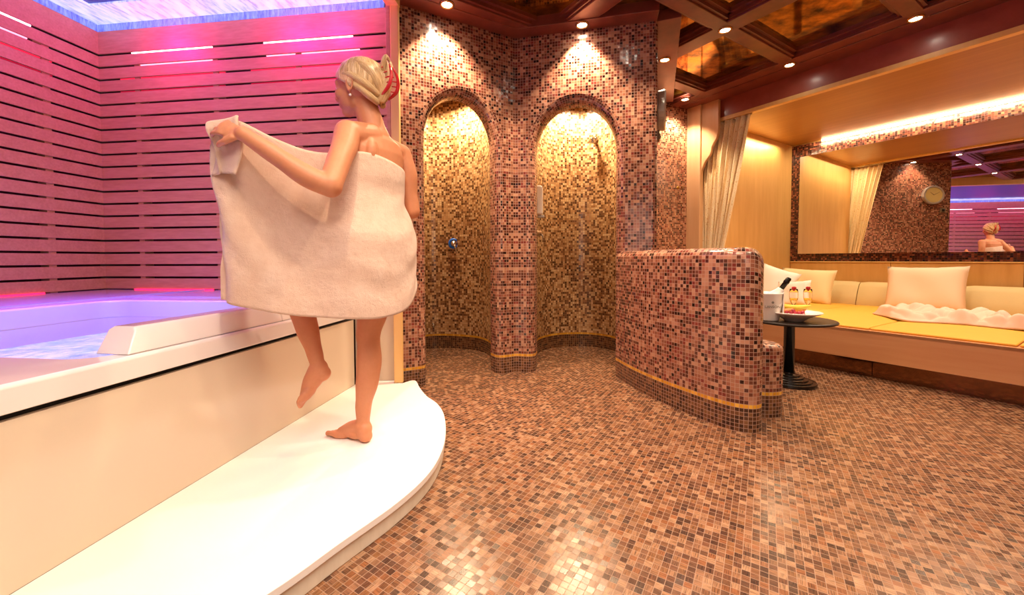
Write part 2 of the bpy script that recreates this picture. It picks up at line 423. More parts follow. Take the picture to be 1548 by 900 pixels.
# fix order of directions: tub ceiling, reflected LED glow painted on as emissive strips
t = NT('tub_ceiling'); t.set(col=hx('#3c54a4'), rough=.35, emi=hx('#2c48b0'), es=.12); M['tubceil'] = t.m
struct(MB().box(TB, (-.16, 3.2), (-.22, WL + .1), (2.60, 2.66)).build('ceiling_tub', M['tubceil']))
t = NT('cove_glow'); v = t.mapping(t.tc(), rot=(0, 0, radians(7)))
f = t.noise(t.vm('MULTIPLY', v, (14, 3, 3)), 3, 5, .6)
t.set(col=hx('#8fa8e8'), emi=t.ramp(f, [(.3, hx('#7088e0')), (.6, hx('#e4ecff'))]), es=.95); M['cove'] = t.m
f = t.noise(t.vm('MULTIPLY', v, (3, 14, 3)), 3, 5, .6)
cw = .20
for nm, a, b in (('cove_glow_strip', (-.08, -.08 + cw), (-.2, WL)), ('cove_glow_strip', (-.08 + cw, SLV[1]), (WL - cw, WL)), ('cove_glow_strip', (SLV[1] - cw, SLV[1]), (0, WL - cw))):
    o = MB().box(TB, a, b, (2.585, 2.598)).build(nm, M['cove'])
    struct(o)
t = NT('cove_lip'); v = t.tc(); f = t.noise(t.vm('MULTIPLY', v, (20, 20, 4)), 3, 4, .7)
t.set(col=hx('#5a78d0'), emi=t.ramp(f, [(.35, hx('#2c48b0')), (.7, hx('#a8c0ff'))]), es=.8); M['lip'] = t.m  # lip emits by itself, standing for the LED strip behind it
for a, b in (((-.085, -.075), (-.2, WL)), ((-.085, SLV[1]), (WL - .005, WL + .005)), ((SLV[1] - .005, SLV[1] + .005), (0, WL))):
    struct(MB().box(TB, a, b, (2.537, 2.585)).build('trim_cove', M['lip']))
# header beam over the tub front and the wooden post
struct(MB().box(TB, (-.10, 3.2), (-.30, -.22), (2.54, 2.72)).build('trim_header', M['maple_l'], bevel=.004))
struct(MB().box(TB, (-.10, 3.2), (-.22, .05), (2.662, 2.72)).build('trim_soffit', M['maple_l']))
po = MB().box(ID, (-.785, -.728), (2.63, 2.662), (.08, 2.60)).build('trim_post', M['maple_l'], bevel=.006); struct(po)
struct(MB().box(ID, (-.812, -.786), (2.633, 2.66), (.60, 2.60)).build('trim_inner', M['cedar'], bevel=.003))
struct(MB().box(ID, (-1.06, -.785), (2.69, 2.72), (.08, .62)).build('trim_end_panel', M['cream']))

# ================================================================== LOUNGE ALCOVE
DB = 6.15; UL = -2.60; UR = 2.6
struct(MB().box(UD, (-2.95, UL), (4.36, 4.40), (0, 2.6)).build('wall_alcove_end', M['maple']))
struct(MB().box(UD, (UL - .04, UL), (4.33, DB + .05), (0, 2.45)).build('wall_alcove_left', M['maple']))
struct(MB().box(UD, (UR, UR + .04), (4.33, DB + .05), (0, 2.45)).build('wall_alcove_right', M['maple']))
aw = MB().box(UD, (UL, UR), (DB, DB + .05), (0, 2.45)).build('wall_alcove_back', M['maple']); struct(aw)
pn = [-2.6, -1.57, -.62, .33, 1.28, 2.6]
for a, b in zip(pn[:-1], pn[1:]):
    MB().box(UD, (a + .002, b - .002), (DB - .018, DB), (.30, .835)).build('wall_panel', M['maple'], aw, bevel=.002)
struct(MB().box(UD, (UL, UR), (DB - .03, DB), (.838, .852)).build('trim_rail', M['maple_l'], bevel=.003))
fr_ = MB()
def fbox(u, z):
    P = [UD(u[0], DB - .02, z[0]), UD(u[1], DB - .02, z[0]), UD(u[1], DB - .02, z[1]), UD(u[0], DB - .02, z[1])]
    fr_.add(P, [(0, 1, 2, 3)], [(u[0], z[0]), (u[1], z[0]), (u[1], z[1]), (u[0], z[1])])
fbox((-2.60, 2.5), (.852, .952)); fbox((-2.60, 2.5), (2.238, 2.40)); fbox((-2.60, -2.497), (.952, 2.238)); fbox((2.4, 2.5), (.952, 2.238))
struct(fr_.build('trim_mirror_frame', M['mos_frame'], recalc=False))
struct(MB().box(UD, (UL, UR), (4.33, DB + .05), (2.41, 2.45)).build('ceiling_alcove', M['maple_h']))
struct(MB().box(UD, (-2.72, 3.2), (4.29, 4.34), (2.43, 2.66)).build('trim_fascia', M['fascia'], bevel=.003))
struct(MB().box(UD, (-2.72, 3.2), (4.285, 4.345), (2.392, 2.432)).build('trim_light_edge', M['maple_l'], bevel=.003))
M['covew'] = glow('warm_cove', '#ffe2b0', 9.)
struct(MB().box(UD, (-2.25, 2.4), (DB - .06, DB - .02), (2.385, 2.408)).build('cove_glow_strip', M['covew']))
# wooden end post with ogee bracket over the curtain
struct(MB().box(UD, (-2.92, -2.70), (4.20, 4.27), (0, 2.62)).build('trim_end_post', M['maple_p'], bevel=.008))
og = [(-2.73, 2.62), (-2.73, 1.75), (-2.715, 1.83), (-2.69, 1.92), (-2.66, 1.98), (-2.625, 2.02), (-2.60, 2.05), (-2.59, 2.08), (-2.585, 2.12), (-2.565, 2.16), (-2.535, 2.20), (-2.515, 2.26), (-2.51, 2.33), (-2.51, 2.62)]
mb = MB(); n = len(og)
mb.add([UD(u, 4.23, z) for u, z in og] + [UD(u, 4.27, z) for u, z in og], [tuple(range(n)), tuple(range(2 * n - 1, n - 1, -1))] + [(i, (i + 1) % n, n + (i + 1) % n, n + i) for i in range(n)])
struct(mb.build('trim_bracket', M['maple_p'], bevel=.003))

# wall mirror (a lifted-off thing)
mu = radians(1.3)
def MR(u, d, z):
    a = u + 2.497; return UD(-2.497 + a * cos(mu), DB - .052 - a * sin(mu) + (z - .952) * .0205 + d, z)
t_ = thing('wall_mirror', UD(0, DB - .03, .95), 'long wide wall mirror in a mosaic frame above the bench', 'mirror')
MB().box(MR, (-.0 - 2.497, 2.40), (-.004, .0), (.952, 2.238)).build('mirror_glass', M['mirror'], t_)
# ================================================================== HALF WALL, LEDGE, PLATFORM
def poly_area(P): return sum(P[i].x * P[(i + 1) % len(P)].y - P[(i + 1) % len(P)].x * P[i].y for i in range(len(P))) / 2
def rounded_block(name, ctrl, ztop, r, label=None, cat=None, endpt=None, er=.13, n=8):
    P = [Vector((p.x, p.y)) for p in catmull([Vector((a, b, 0)) for a, b in ctrl], n, True)]
    if poly_area(P) < 0: P = P[::-1]
    N = len(P); NR = []
    for i in range(N):
        d = (P[(i + 1) % N] - P[i - 1]).normalized(); NR.append(Vector((d.y, -d.x)))
    rings = [(k * (ztop - r) / 10, 0, k * (ztop - r) / 10) for k in range(11)]
    for k in range(1, 8):
        a = pi / 2 * k / 7; rings.append((ztop - r + r * sin(a), r * (1 - cos(a)), ztop - r + r * a))
    G = []; UV = []; al = 0
    for i in range(N + 1):
        j = i % N
        if i: al += (P[j] - P[i - 1]).length
        row = []
        for z, ins, v in rings:
            p = P[j] - NR[j] * ins
            if endpt is not None and z > ztop * .5:
                dd = (p - Vector(endpt)).length
                if dd < er: z = z - (er - sqrt(max(0, er * er - (er - dd) ** 2))) * (z / ztop) ** 3
            row.append((p.x, p.y, z))
        G.append(row); UV.append([(al, v) for _, _, v in rings])
    mb = MB().grid(G, UV)
    top = [G[i][-1] for i in range(N)]
    c = (sum(p[0] for p in top) / N, sum(p[1] for p in top) / N, ztop)
    mb.add(top, [tuple(range(N))], [(p[0], p[1]) for p in top])
    return mb.build(name, M['mos'], smooth=True, recalc=False)
hw = rounded_block('half_wall', [(.80, 3.06), (.80, 2.97), (.815, 2.875), (.855, 2.70), (.93, 2.48), (1.03, 2.255), (1.115, 2.105), (1.18, 2.045), (1.245, 2.03), (1.30, 2.065),
                                 (1.325, 2.14), (1.30, 2.25), (1.22, 2.42), (1.14, 2.64), (1.09, 2.85), (1.08, 3.0), (1.08, 3.10), (.95, 3.12)], .955, .055, endpt=(1.31, 2.05), er=.11)
tag(hw, 'low curved mosaic partition wall beside the right shower arch', 'partition')
lg = rounded_block('mosaic_ledge', [(1.40, 2.235), (1.47, 2.225), (1.53, 2.25), (1.555, 2.31), (1.53, 2.45), (1.45, 2.75), (1.38, 3.0), (1.25, 3.04), (1.16, 3.0), (1.19, 2.80), (1.27, 2.52), (1.34, 2.32)], .41, .035)
tag(lg, 'knee-high mosaic ledge behind the end of the low curved partition', 'ledge')

# platform
top = [(-1.245, .90), (-1.30, .45), (-1.02, .50), (-.80, .70), (-.60, .965), (-.50, 1.138), (-.391, 1.326), (-.325, 1.50), (-.303, 1.68), (-.318, 1.88), (-.365, 2.10), (-.43, 2.255), (-.512, 2.375), (-.59, 2.53), (-.65, 2.675), (-.69, 2.685), (-.73, 2.64)]
cv = catmull([(a, b, 0) for a, b in top[2:-1]], 8)
loop = [(p.x, p.y) for p in cv] + [(-.728, 2.629), (-.786, 2.629), (-.786, 2.688), (-1.044, 2.688), (-1.033, 2.596), (-1.238, .959), (-1.30, .45)]
pt = thing('platform', (-.7, 1.6, 0), 'white curved step platform in front of the hot tub', 'platform')
MB().prism(loop, .055, .08).build('deck', M['white'], pt, bevel=.004)
cvi = catmull([(a, b, 0) for a, b in top[2:-1]], 8)
li = []
for i, p in enumerate(cvi):
    d = (cvi[min(i + 1, len(cvi) - 1)] - cvi[max(i - 1, 0)]).normalized(); q_ = p + Vector((-d.y, d.x, 0)) * .008; li.append((q_.x, q_.y))
MB().prism(li + [(-.735, 2.629), (-.786, 2.629), (-.786, 2.68), (-1.04, 2.68), (-1.033, 2.596), (-1.238, .959), (-1.30, .45)], .0, .055).build('edge_band', M['platedge'], pt, bevel=.003)

# ================================================================== HOT TUB
tub = thing('hot_tub', TB(1.2, .9, .08), 'built-in cream hot tub with white rim and raised coaming', 'hot tub')
VE = 3.0
seams = [0, VE]
for a, b in zip(seams[:-1], seams[1:]):
    MB().box(TB, (a + .0005, b - .0005), (.0, .02), (.08, .508)).build('front_panel', M['cream'], tub)
MB().box(TB, (0, VE), (.03, .05), (.06, .54)).build('shadow_gap', M['black'], tub)
# rim with rounded nose
def rail(prof, v0, v1, mat, name, bevel=0):
    mb = MB(); n = len(prof)
    mb.add([TB(v0, w, z) for w, z in prof] + [TB(v1, w, z) for w, z in prof], [tuple(range(n)), tuple(range(2 * n - 1, n - 1, -1))] + [(i, (i + 1) % n, n + (i + 1) % n, n + i) for i in range(n)])
    return mb.build(name, mat, tub, bevel=bevel, seg=3)
rail([(-.012, .527), (-.012, .592), (-.004, .601), (.06, .601), (.06, .527)], -.05, VE, M['acryl'], 'rim', .004)
# basins: deck ring + rounded basin walls
def rrect(v0, v1, w0, w1, r, k=6):
    P = []
    for (cx, cy, a0) in ((v1 - r, w1 - r, 0), (v0 + r, w1 - r, 90), (v0 + r, w0 + r, 180), (v1 - r, w0 + r, 270)):
        for i in range(k + 1):
            a = radians(a0 + 90 * i / k); P.append((cx + r * cos(a), cy + r * sin(a)))
    return P
def basin(out, inn, ztop, zbot, r, name):
    I = rrect(*inn, r); n = len(I)
    O = []
    cx, cy = (inn[0] + inn[1]) / 2, (inn[2] + inn[3]) / 2
    for (a, b) in I:
        dx, dy = a - cx, b - cy
        t = min((out[1] - cx) / dx if dx > 1e-6 else 1e9, (out[0] - cx) / dx if dx < -1e-6 else 1e9, (out[3] - cy) / dy if dy > 1e-6 else 1e9, (out[2] - cy) / dy if dy < -1e-6 else 1e9)
        O.append((cx + dx * t, cy + dy * t))
    cor = [(out[1], out[3]), (out[0], out[3]), (out[0], out[2]), (out[1], out[2])]
    mb = MB()
    def sc(k, z): return [TB(cx + (a - cx) * k, cy + (b - cy) * k, z) for a, b in I]
    R = [[TB(a, b, ztop) for a, b in O], sc(1.02, ztop), sc(1.0, ztop - .012), sc(.97, ztop - .12), sc(.90, zbot + .05), sc(.84, zbot)]
    mb.grid(R + [], None)
    G = [[r_[i % n] for r_ in R] for i in range(n + 1)]
    mb = MB().grid(G)
    mb.add(sc(.84, zbot), [tuple(range(n))])
    for c in cor:     # outer corners
        k_ = min(range(n), key=lambda i: (O[i][0] - c[0]) ** 2 + (O[i][1] - c[1]) ** 2)
        near = sorted(range(n), key=lambda i: (O[i][0] - c[0]) ** 2 + (O[i][1] - c[1]) ** 2)[:4]
        a_, b_ = None, None
        for i in range(n):
            j = (i + 1) % n
            e1 = (abs(O[i][0] - c[0]) < 1e-6); e2 = (abs(O[j][1] - c[1]) < 1e-6); f1 = (abs(O[i][1] - c[1]) < 1e-6); f2 = (abs(O[j][0] - c[0]) < 1e-6)
            if (e1 and e2 and not f1 and not f2) or (f1 and f2 and not e1 and not e2): mb.add([TB(*O[i], ztop), TB(*O[j], ztop), TB(*c, ztop)], [(0, 1, 2)])
    return mb.build(name, M['acryl'], tub, smooth=True, recalc=True, bevel=0)
b1 = basin((-.05, 1.33, .05, WL), (.60, 1.40, .08, 1.02), .60, .10, .10, 'basin')
bpy.data.objects.remove(b1)
# inner walls built plainly so every level stays crisp
def wallring(I, z0, z1, name, k=1.0, mat=None):
    n = len(I); cx = sum(p[0] for p in I) / n; cy = sum(p[1] for p in I) / n
    G = [[TB(I[i % n][0], I[i % n][1], z1), TB(cx + (I[i % n][0] - cx) * .95, cy + (I[i % n][1] - cy) * .95, z0)] for i in range(n + 1)]
    mb = MB().grid(G); mb.add([g[1] for g in G[:-1]], [tuple(range(n))]); return mb.build(name, mat or M['acryl'], tub, smooth=True)
I1 = rrect(.60, 1.42, .06, 1.02, .10, 8)
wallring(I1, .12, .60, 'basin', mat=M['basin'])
I2 = rrect(1.95, 2.80, .10, 1.20, .12, 8)
wallring(I2, .12, .60, 'basin')
def deck(out, I, z, name, mat):
    """flat ring between a rectangle and a rounded opening"""
    n = len(I); bm = bmesh.new()
    rv = [bm.verts.new(TB(a, b, z)) for a, b in I]
    ov = [bm.verts.new(TB(a, b, z)) for a, b in ((out[1], out[3]), (out[0], out[3]), (out[0], out[2]), (out[1], out[2]))]
    k = n // 4
    for c in range(4):
        for i in range(c * k, (c + 1) * k - 1): bm.faces.new((rv[i], rv[i + 1], ov[c]))
        i = (c + 1) * k - 1; bm.faces.new((rv[i], rv[(i + 1) % n], ov[(c + 1) % 4], ov[c]))
    bmesh.ops.recalc_face_normals(bm, faces=bm.faces)
    me = bpy.data.meshes.new(name); bm.to_mesh(me); bm.free(); me.materials.append(mat)
    o = bpy.data.objects.new(name, me); COL.objects.link(o); o.parent = tub; o.matrix_parent_inverse = Matrix.Translation(-Vector(tub.location))
    return o
deck((-.05, 1.66, .04, WL), I1, .6005, 'deck', M['acryl'])
deck((1.66, VE, .04, WL), I2, .6005, 'deck', M['acryl'])
# raised ledge round the back and left side, with the stepped seam line
LI = [(1.42, WL), (1.42, 1.02)] + [(a, b) for a, b in rrect(.60, 1.42, .06, 1.02, .12, 8)[9:18]]
led = [(-.08, WL), (1.60, WL), (1.60, 1.03)] + [(1.30, 1.03)] + [(a, b) for a, b in rrect(.595, 1.42, .055, 1.025, .12, 8)[9:17]] + [(.595, .12), (-.08, .12)]
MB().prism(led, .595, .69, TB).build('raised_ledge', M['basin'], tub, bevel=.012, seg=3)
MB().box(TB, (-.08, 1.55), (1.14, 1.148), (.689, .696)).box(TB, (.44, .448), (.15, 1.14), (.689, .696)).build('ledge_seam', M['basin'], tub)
# front coaming, sloped end
cm = MB(); pr0 = [(.004, .602), (.022, .672), (.034, .685), (.11, .685), (.125, .675), (.125, .602)]
def coam(v0, v1, slope, name):
    n = len(pr0)
    A = [TB(v0, w, z) for w, z in pr0]; B = [TB(v1 - (z - .602) * slope, w, z) for w, z in pr0]
    MB().add(A + B, [tuple(range(n)), tuple(range(2 * n - 1, n - 1, -1))] + [(i, (i + 1) % n, n + (i + 1) % n, n + i) for i in range(n)]).build(name, M['acryl'], tub, bevel=.005, seg=3)
coam(-.05, .655, 0, 'coaming'); coam(.659, 1.36, .55, 'coaming')
MB().box(TB, (2.05, 2.5), (-.01, .08), (.60, .72)).build('headrest', M['acryl'], tub, bevel=.02, seg=3)
# frothy water
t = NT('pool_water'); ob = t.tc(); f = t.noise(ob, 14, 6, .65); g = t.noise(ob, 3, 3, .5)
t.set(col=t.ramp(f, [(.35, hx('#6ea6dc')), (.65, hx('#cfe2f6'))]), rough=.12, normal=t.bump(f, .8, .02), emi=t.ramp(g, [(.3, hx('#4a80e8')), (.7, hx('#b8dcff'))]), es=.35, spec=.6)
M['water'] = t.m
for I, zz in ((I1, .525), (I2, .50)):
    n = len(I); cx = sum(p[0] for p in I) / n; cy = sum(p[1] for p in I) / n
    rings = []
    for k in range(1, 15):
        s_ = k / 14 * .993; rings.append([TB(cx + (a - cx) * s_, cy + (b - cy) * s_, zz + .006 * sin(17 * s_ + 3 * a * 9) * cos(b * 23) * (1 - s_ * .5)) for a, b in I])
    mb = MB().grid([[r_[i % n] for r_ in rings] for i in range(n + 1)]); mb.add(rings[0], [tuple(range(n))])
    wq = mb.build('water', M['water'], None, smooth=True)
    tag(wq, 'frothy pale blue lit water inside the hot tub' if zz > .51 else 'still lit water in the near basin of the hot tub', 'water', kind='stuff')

# ================================================================== BENCH
bn = thing('bench', UD(0, 4.8, 0), 'long deep maple bench built into the alcove under the mirror', 'bench')
MB().box(UD, (UL + .62, 2.55), (3.80, 3.84), (.135, .357)).build('front_panel', M['maple_f'], bn, bevel=.003)
MB().box(UD, (UL + .62, 2.55), (3.80, 4.36), (.335, .358)).box(UD, (UL + .005, 2.55), (4.36, DB - .02), (.30, .325)).build('seat_board', M['maple_f'], bn)
MB().box(UD, (UL + .60, UL + .62), (3.80, 4.30), (.135, .357)).build('end_panel', M['maple_f'], bn)
for a, b in ((-1.9, -1.085), (-1.08, -.1), (-.095, .9), (.905, 2.55)):
    MB().box(UD, (a, b), (3.875, 3.90), (0, .14)).build('plinth', M['skirt'], bn)
MB().box(UD, (UL + .62, 2.55), (3.84, 4.28), (.12, .135)).build('underside', M['skirt'], bn)

def cushion(name, fr, a, b, z, mat, label, cat, group, bev=.03, puff=.012):
    nx, ny = 14, 14; G = []
    mb = MB()
    def pt(i, j, s):
        x = a[0] + (a[1] - a[0]) * i / nx; y = b[0] + (b[1] - b[0]) * j / ny
        fx = min(i, nx - i) / nx; fy = min(j, ny - j) / ny
        e = min(1, fx * 6) * min(1, fy * 6)
        zz = (z[1] + puff * (1 - (1 - min(1, fx * 3)) ** 2) * (1 - (1 - min(1, fy * 3)) ** 2)) if s else z[0]
        return fr(x, y, zz)
    top = [[pt(i, j, 1) for j in range(ny + 1)] for i in range(nx + 1)]; bot = [[pt(i, j, 0) for j in range(ny + 1)] for i in range(nx + 1)]
    mb.grid(top); mb.grid(bot)
    for i in range(nx): mb.add([top[i][0], top[i + 1][0], bot[i + 1][0], bot[i][0]], [(0, 1, 2, 3)]); mb.add([top[i][ny], top[i + 1][ny], bot[i + 1][ny], bot[i][ny]], [(0, 1, 2, 3)])
    for j in range(ny): mb.add([top[0][j], top[0][j + 1], bot[0][j + 1], bot[0][j]], [(0, 1, 2, 3)]); mb.add([top[nx][j], top[nx][j + 1], bot[nx][j + 1], bot[nx][j]], [(0, 1, 2, 3)])
    o = mb.build(name, mat, smooth=True)
    bm = bmesh.new(); bm.from_mesh(o.data); bmesh.ops.remove_doubles(bm, verts=bm.verts, dist=1e-4); bmesh.ops.recalc_face_normals(bm, faces=bm.faces); bm.to_mesh(o.data); bm.free()
    m_ = o.modifiers.new('b', 'BEVEL'); m_.width = bev * .5; m_.segments = 3; m_.angle_limit = radians(50)
    return tag(o, label, cat, group)
# mattress seat pads slope a little towards the back
def SEAT(u, d, z): return UD(u, d, z - max(0, (d - 4.05)) * .014)
sl = ['yellow seat pad at the far left end of the bench, behind the cafe table', 'yellow seat pad behind the table plate, left of the crumpled robe',
      'yellow seat pad under the crumpled robe', 'yellow seat pad at the right edge of the photo']
su = [UL + .02, -1.79, -1.095, -.40, .30]
for i in range(4):
    cushion('seat_cushion', SEAT, (su[i] + .004, su[i + 1] - .004), (3.835 if i else 4.36, DB - .22), (.358 if i else .333, .374), M['yellow'], sl[i], 'seat cushion', 'yellow seat pads on the bench')
# back rolls
bl = ['sage back cushion behind the leftmost pillows on the bench', 'sage back cushion between the pillow pile and the big square pillow', 'sage back cushion right of the big square pillow']
bu = [UL + .02, -1.80, -.985, -.10]
for i in range(3):
    mb = MB(); prof = [(DB - .30, .335), (DB - .305, .36), (DB - .27, .46), (DB - .225, .56), (DB - .195, .60), (DB - .15, .615), (DB - .07, .61), (DB - .035, .58), (DB - .03, .335)]
    n = len(prof); rows = []
    a, b = bu[i] + .004, bu[i + 1] - .004
    for k in range(13):
        s_ = k / 12; u = a + (b - a) * s_; e = min(s_, 1 - s_); sh = .012 * (1 - min(1, e * 10)) ** 2
        rows.append([UD(u, d + sh * (1 if d < DB - .1 else 0), z - sh * (z > .5)) for d, z in prof])
    mb.grid(rows); mb.add(rows[0], [tuple(range(n))]); mb.add(rows[-1], [tuple(range(n))])
    o = mb.build('back_cushion', M['sage'], smooth=True, bevel=.01); tag(o, bl[i], 'back cushion', 'sage back cushions along the bench')

def pillow(name, c, w, h, t, rz, tilt, roll, mat, label):
    """square pillow: pinched corners, plump middle; stands on its edge, leaning back"""
    N = 16; mb = MB(); R = Matrix.Rotation(rz, 3, 'Z') @ Matrix.Rotation(tilt, 3, 'X') @ Matrix.Rotation(roll, 3, 'Y')
    for s in (1, -1):
        G = []
        for i in range(N + 1):
            row = []
            for j in range(N + 1):
                x = i / N * 2 - 1; y = j / N * 2 - 1
                k = (1 - x ** 4) * (1 - y ** 4); pinch = 1 - .06 * (1 - abs(x) ** 2) * abs(y) ** 3
                pinch2 = 1 - .06 * (1 - abs(y) ** 2) * abs(x) ** 3
                th = t / 2 * max(0, k) ** .5 * (1 + .08 * sin(5 * x + 3 * y + w * 20)) + .004
                row.append(Vector(c) + R @ Vector((x * w / 2 * pinch2, s * th, (y * h / 2 * pinch) + h / 2)))
            G.append(row)
        mb.grid(G)
    o = mb.build(name, mat, smooth=True)
    bm = bmesh.new(); bm.from_mesh(o.data); bmesh.ops.remove_doubles(bm, verts=bm.verts, dist=.009); bmesh.ops.recalc_face_normals(bm, faces=bm.faces); bm.to_mesh(o.data); bm.free()
    return tag(o, label, 'pillow', 'pillows on the bench')
M['pink_p'] = plain('pillow_pink', '#efceb2', .75, noise=.03); M['white_p'] = plain('pillow_white', '#f6ece6', .75, noise=.02); M['cream_p'] = plain('pillow_cream', '#f2d9a8', .75, noise=.03)
BA = atan2(-.846, .533)
pillow('pillow', UD(-1.19, 5.60, .345), .60, .49, .15, BA, radians(-20), radians(-1.5), M['pink_p'], 'big square blush pillow leaning on the back cushions mid-bench')
pillow('pillow', UD(-2.20, 5.50, .35), .56, .44, .15, BA + .1, radians(-20), radians(3), M['cream_p'], 'large cream pillow at the left end of the bench, behind the glasses')
pillow('pillow', UD(-2.38, 4.98, .372), .40, .46, .12, BA + .3, radians(-22), radians(20), M['white_p'], 'tall white pillow behind the wine cooler, peak pointing up')
pillow('pillow', UD(-2.06, 4.92, .360), .33, .30, .11, BA - .05, radians(-20), radians(-6), M['white_p'], 'small white pillow behind the two strawberry glasses')

# crumpled robe
def fold(u, d):
    return (.5 + .5 * sin(13 * u + 7 * d + 2.2 * sin(6 * d + 4 * u))) ** 2 * .075 + abs(sin(-9 * u + 17 * d + 3 * sin(5 * u))) * .05 + abs(sin(23 * u + 12 * d + 2 * sin(11 * d))) * .040 + abs(sin(37 * u - 22 * d + 2 * sin(9 * u))) * .020
G = []
NU, NV = 150, 60
for i in range(NU + 1):
    s = i / NU; u = -1.35 + 1.75 * s
    d0 = 4.42 - .12 * sin(s * 9) + .25 * (1 - s) ** 2 - .16 * max(0, s - .35); d1 = 4.98 + .10 * sin(s * 7 + 1) - .1 * s
    if s < .1: d0 += (d1 - d0) * .35 * (1 - s / .1)
    row = []
    for j in range(NV + 1):
        q_ = j / NV; d = d0 + (d1 - d0) * q_
        e = min(1, min(q_, 1 - q_) * 7) * min(1, min(s, 1 - s) * 14)
        z = .376 - max(0, d - 4.05) * .014 + .012 + e * (fold(u, d) * .62 + .008)
        row.append(UD(u + .02 * sin(17 * d), d + .03 * sin(14 * u), z))
    G.append(row)
rb = MB().grid(G).build('bathrobe', plain('robe_terry', '#e6c6b4', .85, noise=.03, nscale=60), smooth=True, solid=.016)
tag(rb, 'pale crumpled bathrobe lying across the yellow seat pads', 'robe')
# ================================================================== CURTAIN
cu = thing('curtain', UD(-2.4, 4.37, 2.38), 'cream pleated curtain tied back at the left end of the lounge alcove', 'curtain')
G = []; NZ = 40; NS = 120
for j in range(NZ + 1):
    q_ = j / NZ; z = 2.385 - 2.28 * q_
    u0 = -2.735; u1 = -2.215 - .25 * min(1.15, q_ / .585)
    row = []
    for i in range(NS + 1):
        s = i / NS; a = u0 + (u1 - u0) * s
        amp = .022 * (1 - .35 * q_); ph = s * 2 * pi * 9
        row.append(UD(a + .006 * sin(ph * 2 + q_ * 5), 4.305 + amp * sin(ph + .9 * sin(q_ * 4)) + .01 * sin(ph * .37 + 5 * q_), z))
    G.append(row)
cm_ = NT('curtain_cloth'); f = cm_.noise(cm_.vm('MULTIPLY', cm_.tc(), (1, 1, .4)), 26, 4); g2 = cm_.noise(cm_.tc(), 45, 2, .5)
cm_.set(col=cm_.ramp(g2, [(.40, hx('#f3dcb0')), (.60, hx('#fae9c8')), (.66, hx('#e6c48c'))]), rough=.8, sss=.0); M['curtain'] = cm_.m
MB().grid(G).build('drape', M['curtain'], cu, smooth=True, solid=.003)
MB().tube([UD(-2.68, 4.315, 2.385), UD(-2.2, 4.315, 2.385)], .008, 8).build('curtain_rail', M['chrome'], cu)

# ================================================================== CAFE TABLE AND ITS SETTING
TX, TY = 1.99, 2.86
ct = thing('cafe_table', (TX, TY, 0), 'round black pedestal table with stepped disc base beside the mosaic ledge', 'table')
TZ = .462
MB().lathe([(.0, TZ - .022), (.255, TZ - .022), (.275, TZ - .016), (.28, TZ - .008), (.275, TZ - .001), (.26, TZ), (.0, TZ)], (TX, TY, 0), 48).build('tabletop', M['tabletop'], ct, smooth=True)
MB().lathe([(.034, .04), (.034, TZ - .03), (.09, TZ - .022)], (TX, TY, 0), 24).build('pedestal', M['blackmetal'], ct, smooth=True)
pf = [(.17, 0), (.17, .012)]
for r_, z_ in ((.155, .02), (.13, .03), (.105, .04), (.08, .052), (.055, .064)): pf += [(r_ + .012, z_ - .008), (r_ + .010, z_), (r_, z_ + .001)]
pf += [(.036, .072), (.034, .08)]
MB().lathe(pf, (TX, TY, 0), 40).build('base', M['blackmetal'], ct, smooth=False)

# wine cooler
CX, CY = 1.795, 2.80
wc = thing('wine_cooler', (CX, CY, TZ), 'white tapered wine cooler bucket with grey crest, on the cafe table', 'wine cooler')
M['porc'] = plain('porcelain', '#f7f3ee', .25, noise=.01, coat=.3)
MB().lathe([(.0, 0), (.062, 0), (.068, .01), (.088, .185), (.092, .19), (.090, .196), (.083, .19), (.062, .02), (.0, .015)], (CX, CY, TZ), 40).build('bucket', M['porc'], wc, smooth=True)
M['ink'] = plain('crest_ink', '#7d746a', .6)
fc = bpy.data.curves.new('crest_text', 'FONT'); fc.body = 'LANSON'; fc.size = .024; fc.align_x = 'CENTER'; fc.extrude = .0006; fc.shear = 0
fo = bpy.data.objects.new('lettering', fc); COL.objects.link(fo); fc.materials.append(M['ink'])
vdir = Vector((-CX, -CY, 0)).normalized(); rgt = Vector((-vdir.y, vdir.x, 0))
dd = (vdir + rgt * .35).normalized(); rg2 = Vector((-dd.y, dd.x, 0))
pos = Vector((CX, CY, TZ)) + dd * .0825 + Vector((0, 0, .095))
#MARK
fo.parent = wc; fo.matrix_parent_inverse = Matrix.Translation(-Vector(wc.location))
Mx = Matrix((rg2, Vector((0, 0, 1)), dd)).transposed().to_4x4(); Mx.translation = pos; fo.matrix_basis = Mx
bpy.context.view_layer.update()
me_ = bpy.data.meshes.new_from_object(fo); fo2 = bpy.data.objects.new('lettering', me_); COL.objects.link(fo2); fo2.parent = wc; fo2.matrix_parent_inverse = fo.matrix_parent_inverse.copy(); fo2.matrix_basis = Mx; bpy.data.objects.remove(fo); fo2.name = 'lettering'
cr = MB(); b_ = pos + Vector((0, 0, .038)) + dd * .003
for k in range(6):
    a = 2 * pi * k / 6; cr.ball(b_ + rg2 * (.006 * cos(a)) + Vector((0, 0, .006 * sin(a))), .0028, 8, rings=6)
cr.ball(b_, .003, 8, rings=6); cr.build('crest', M['ink'], wc, smooth=True)
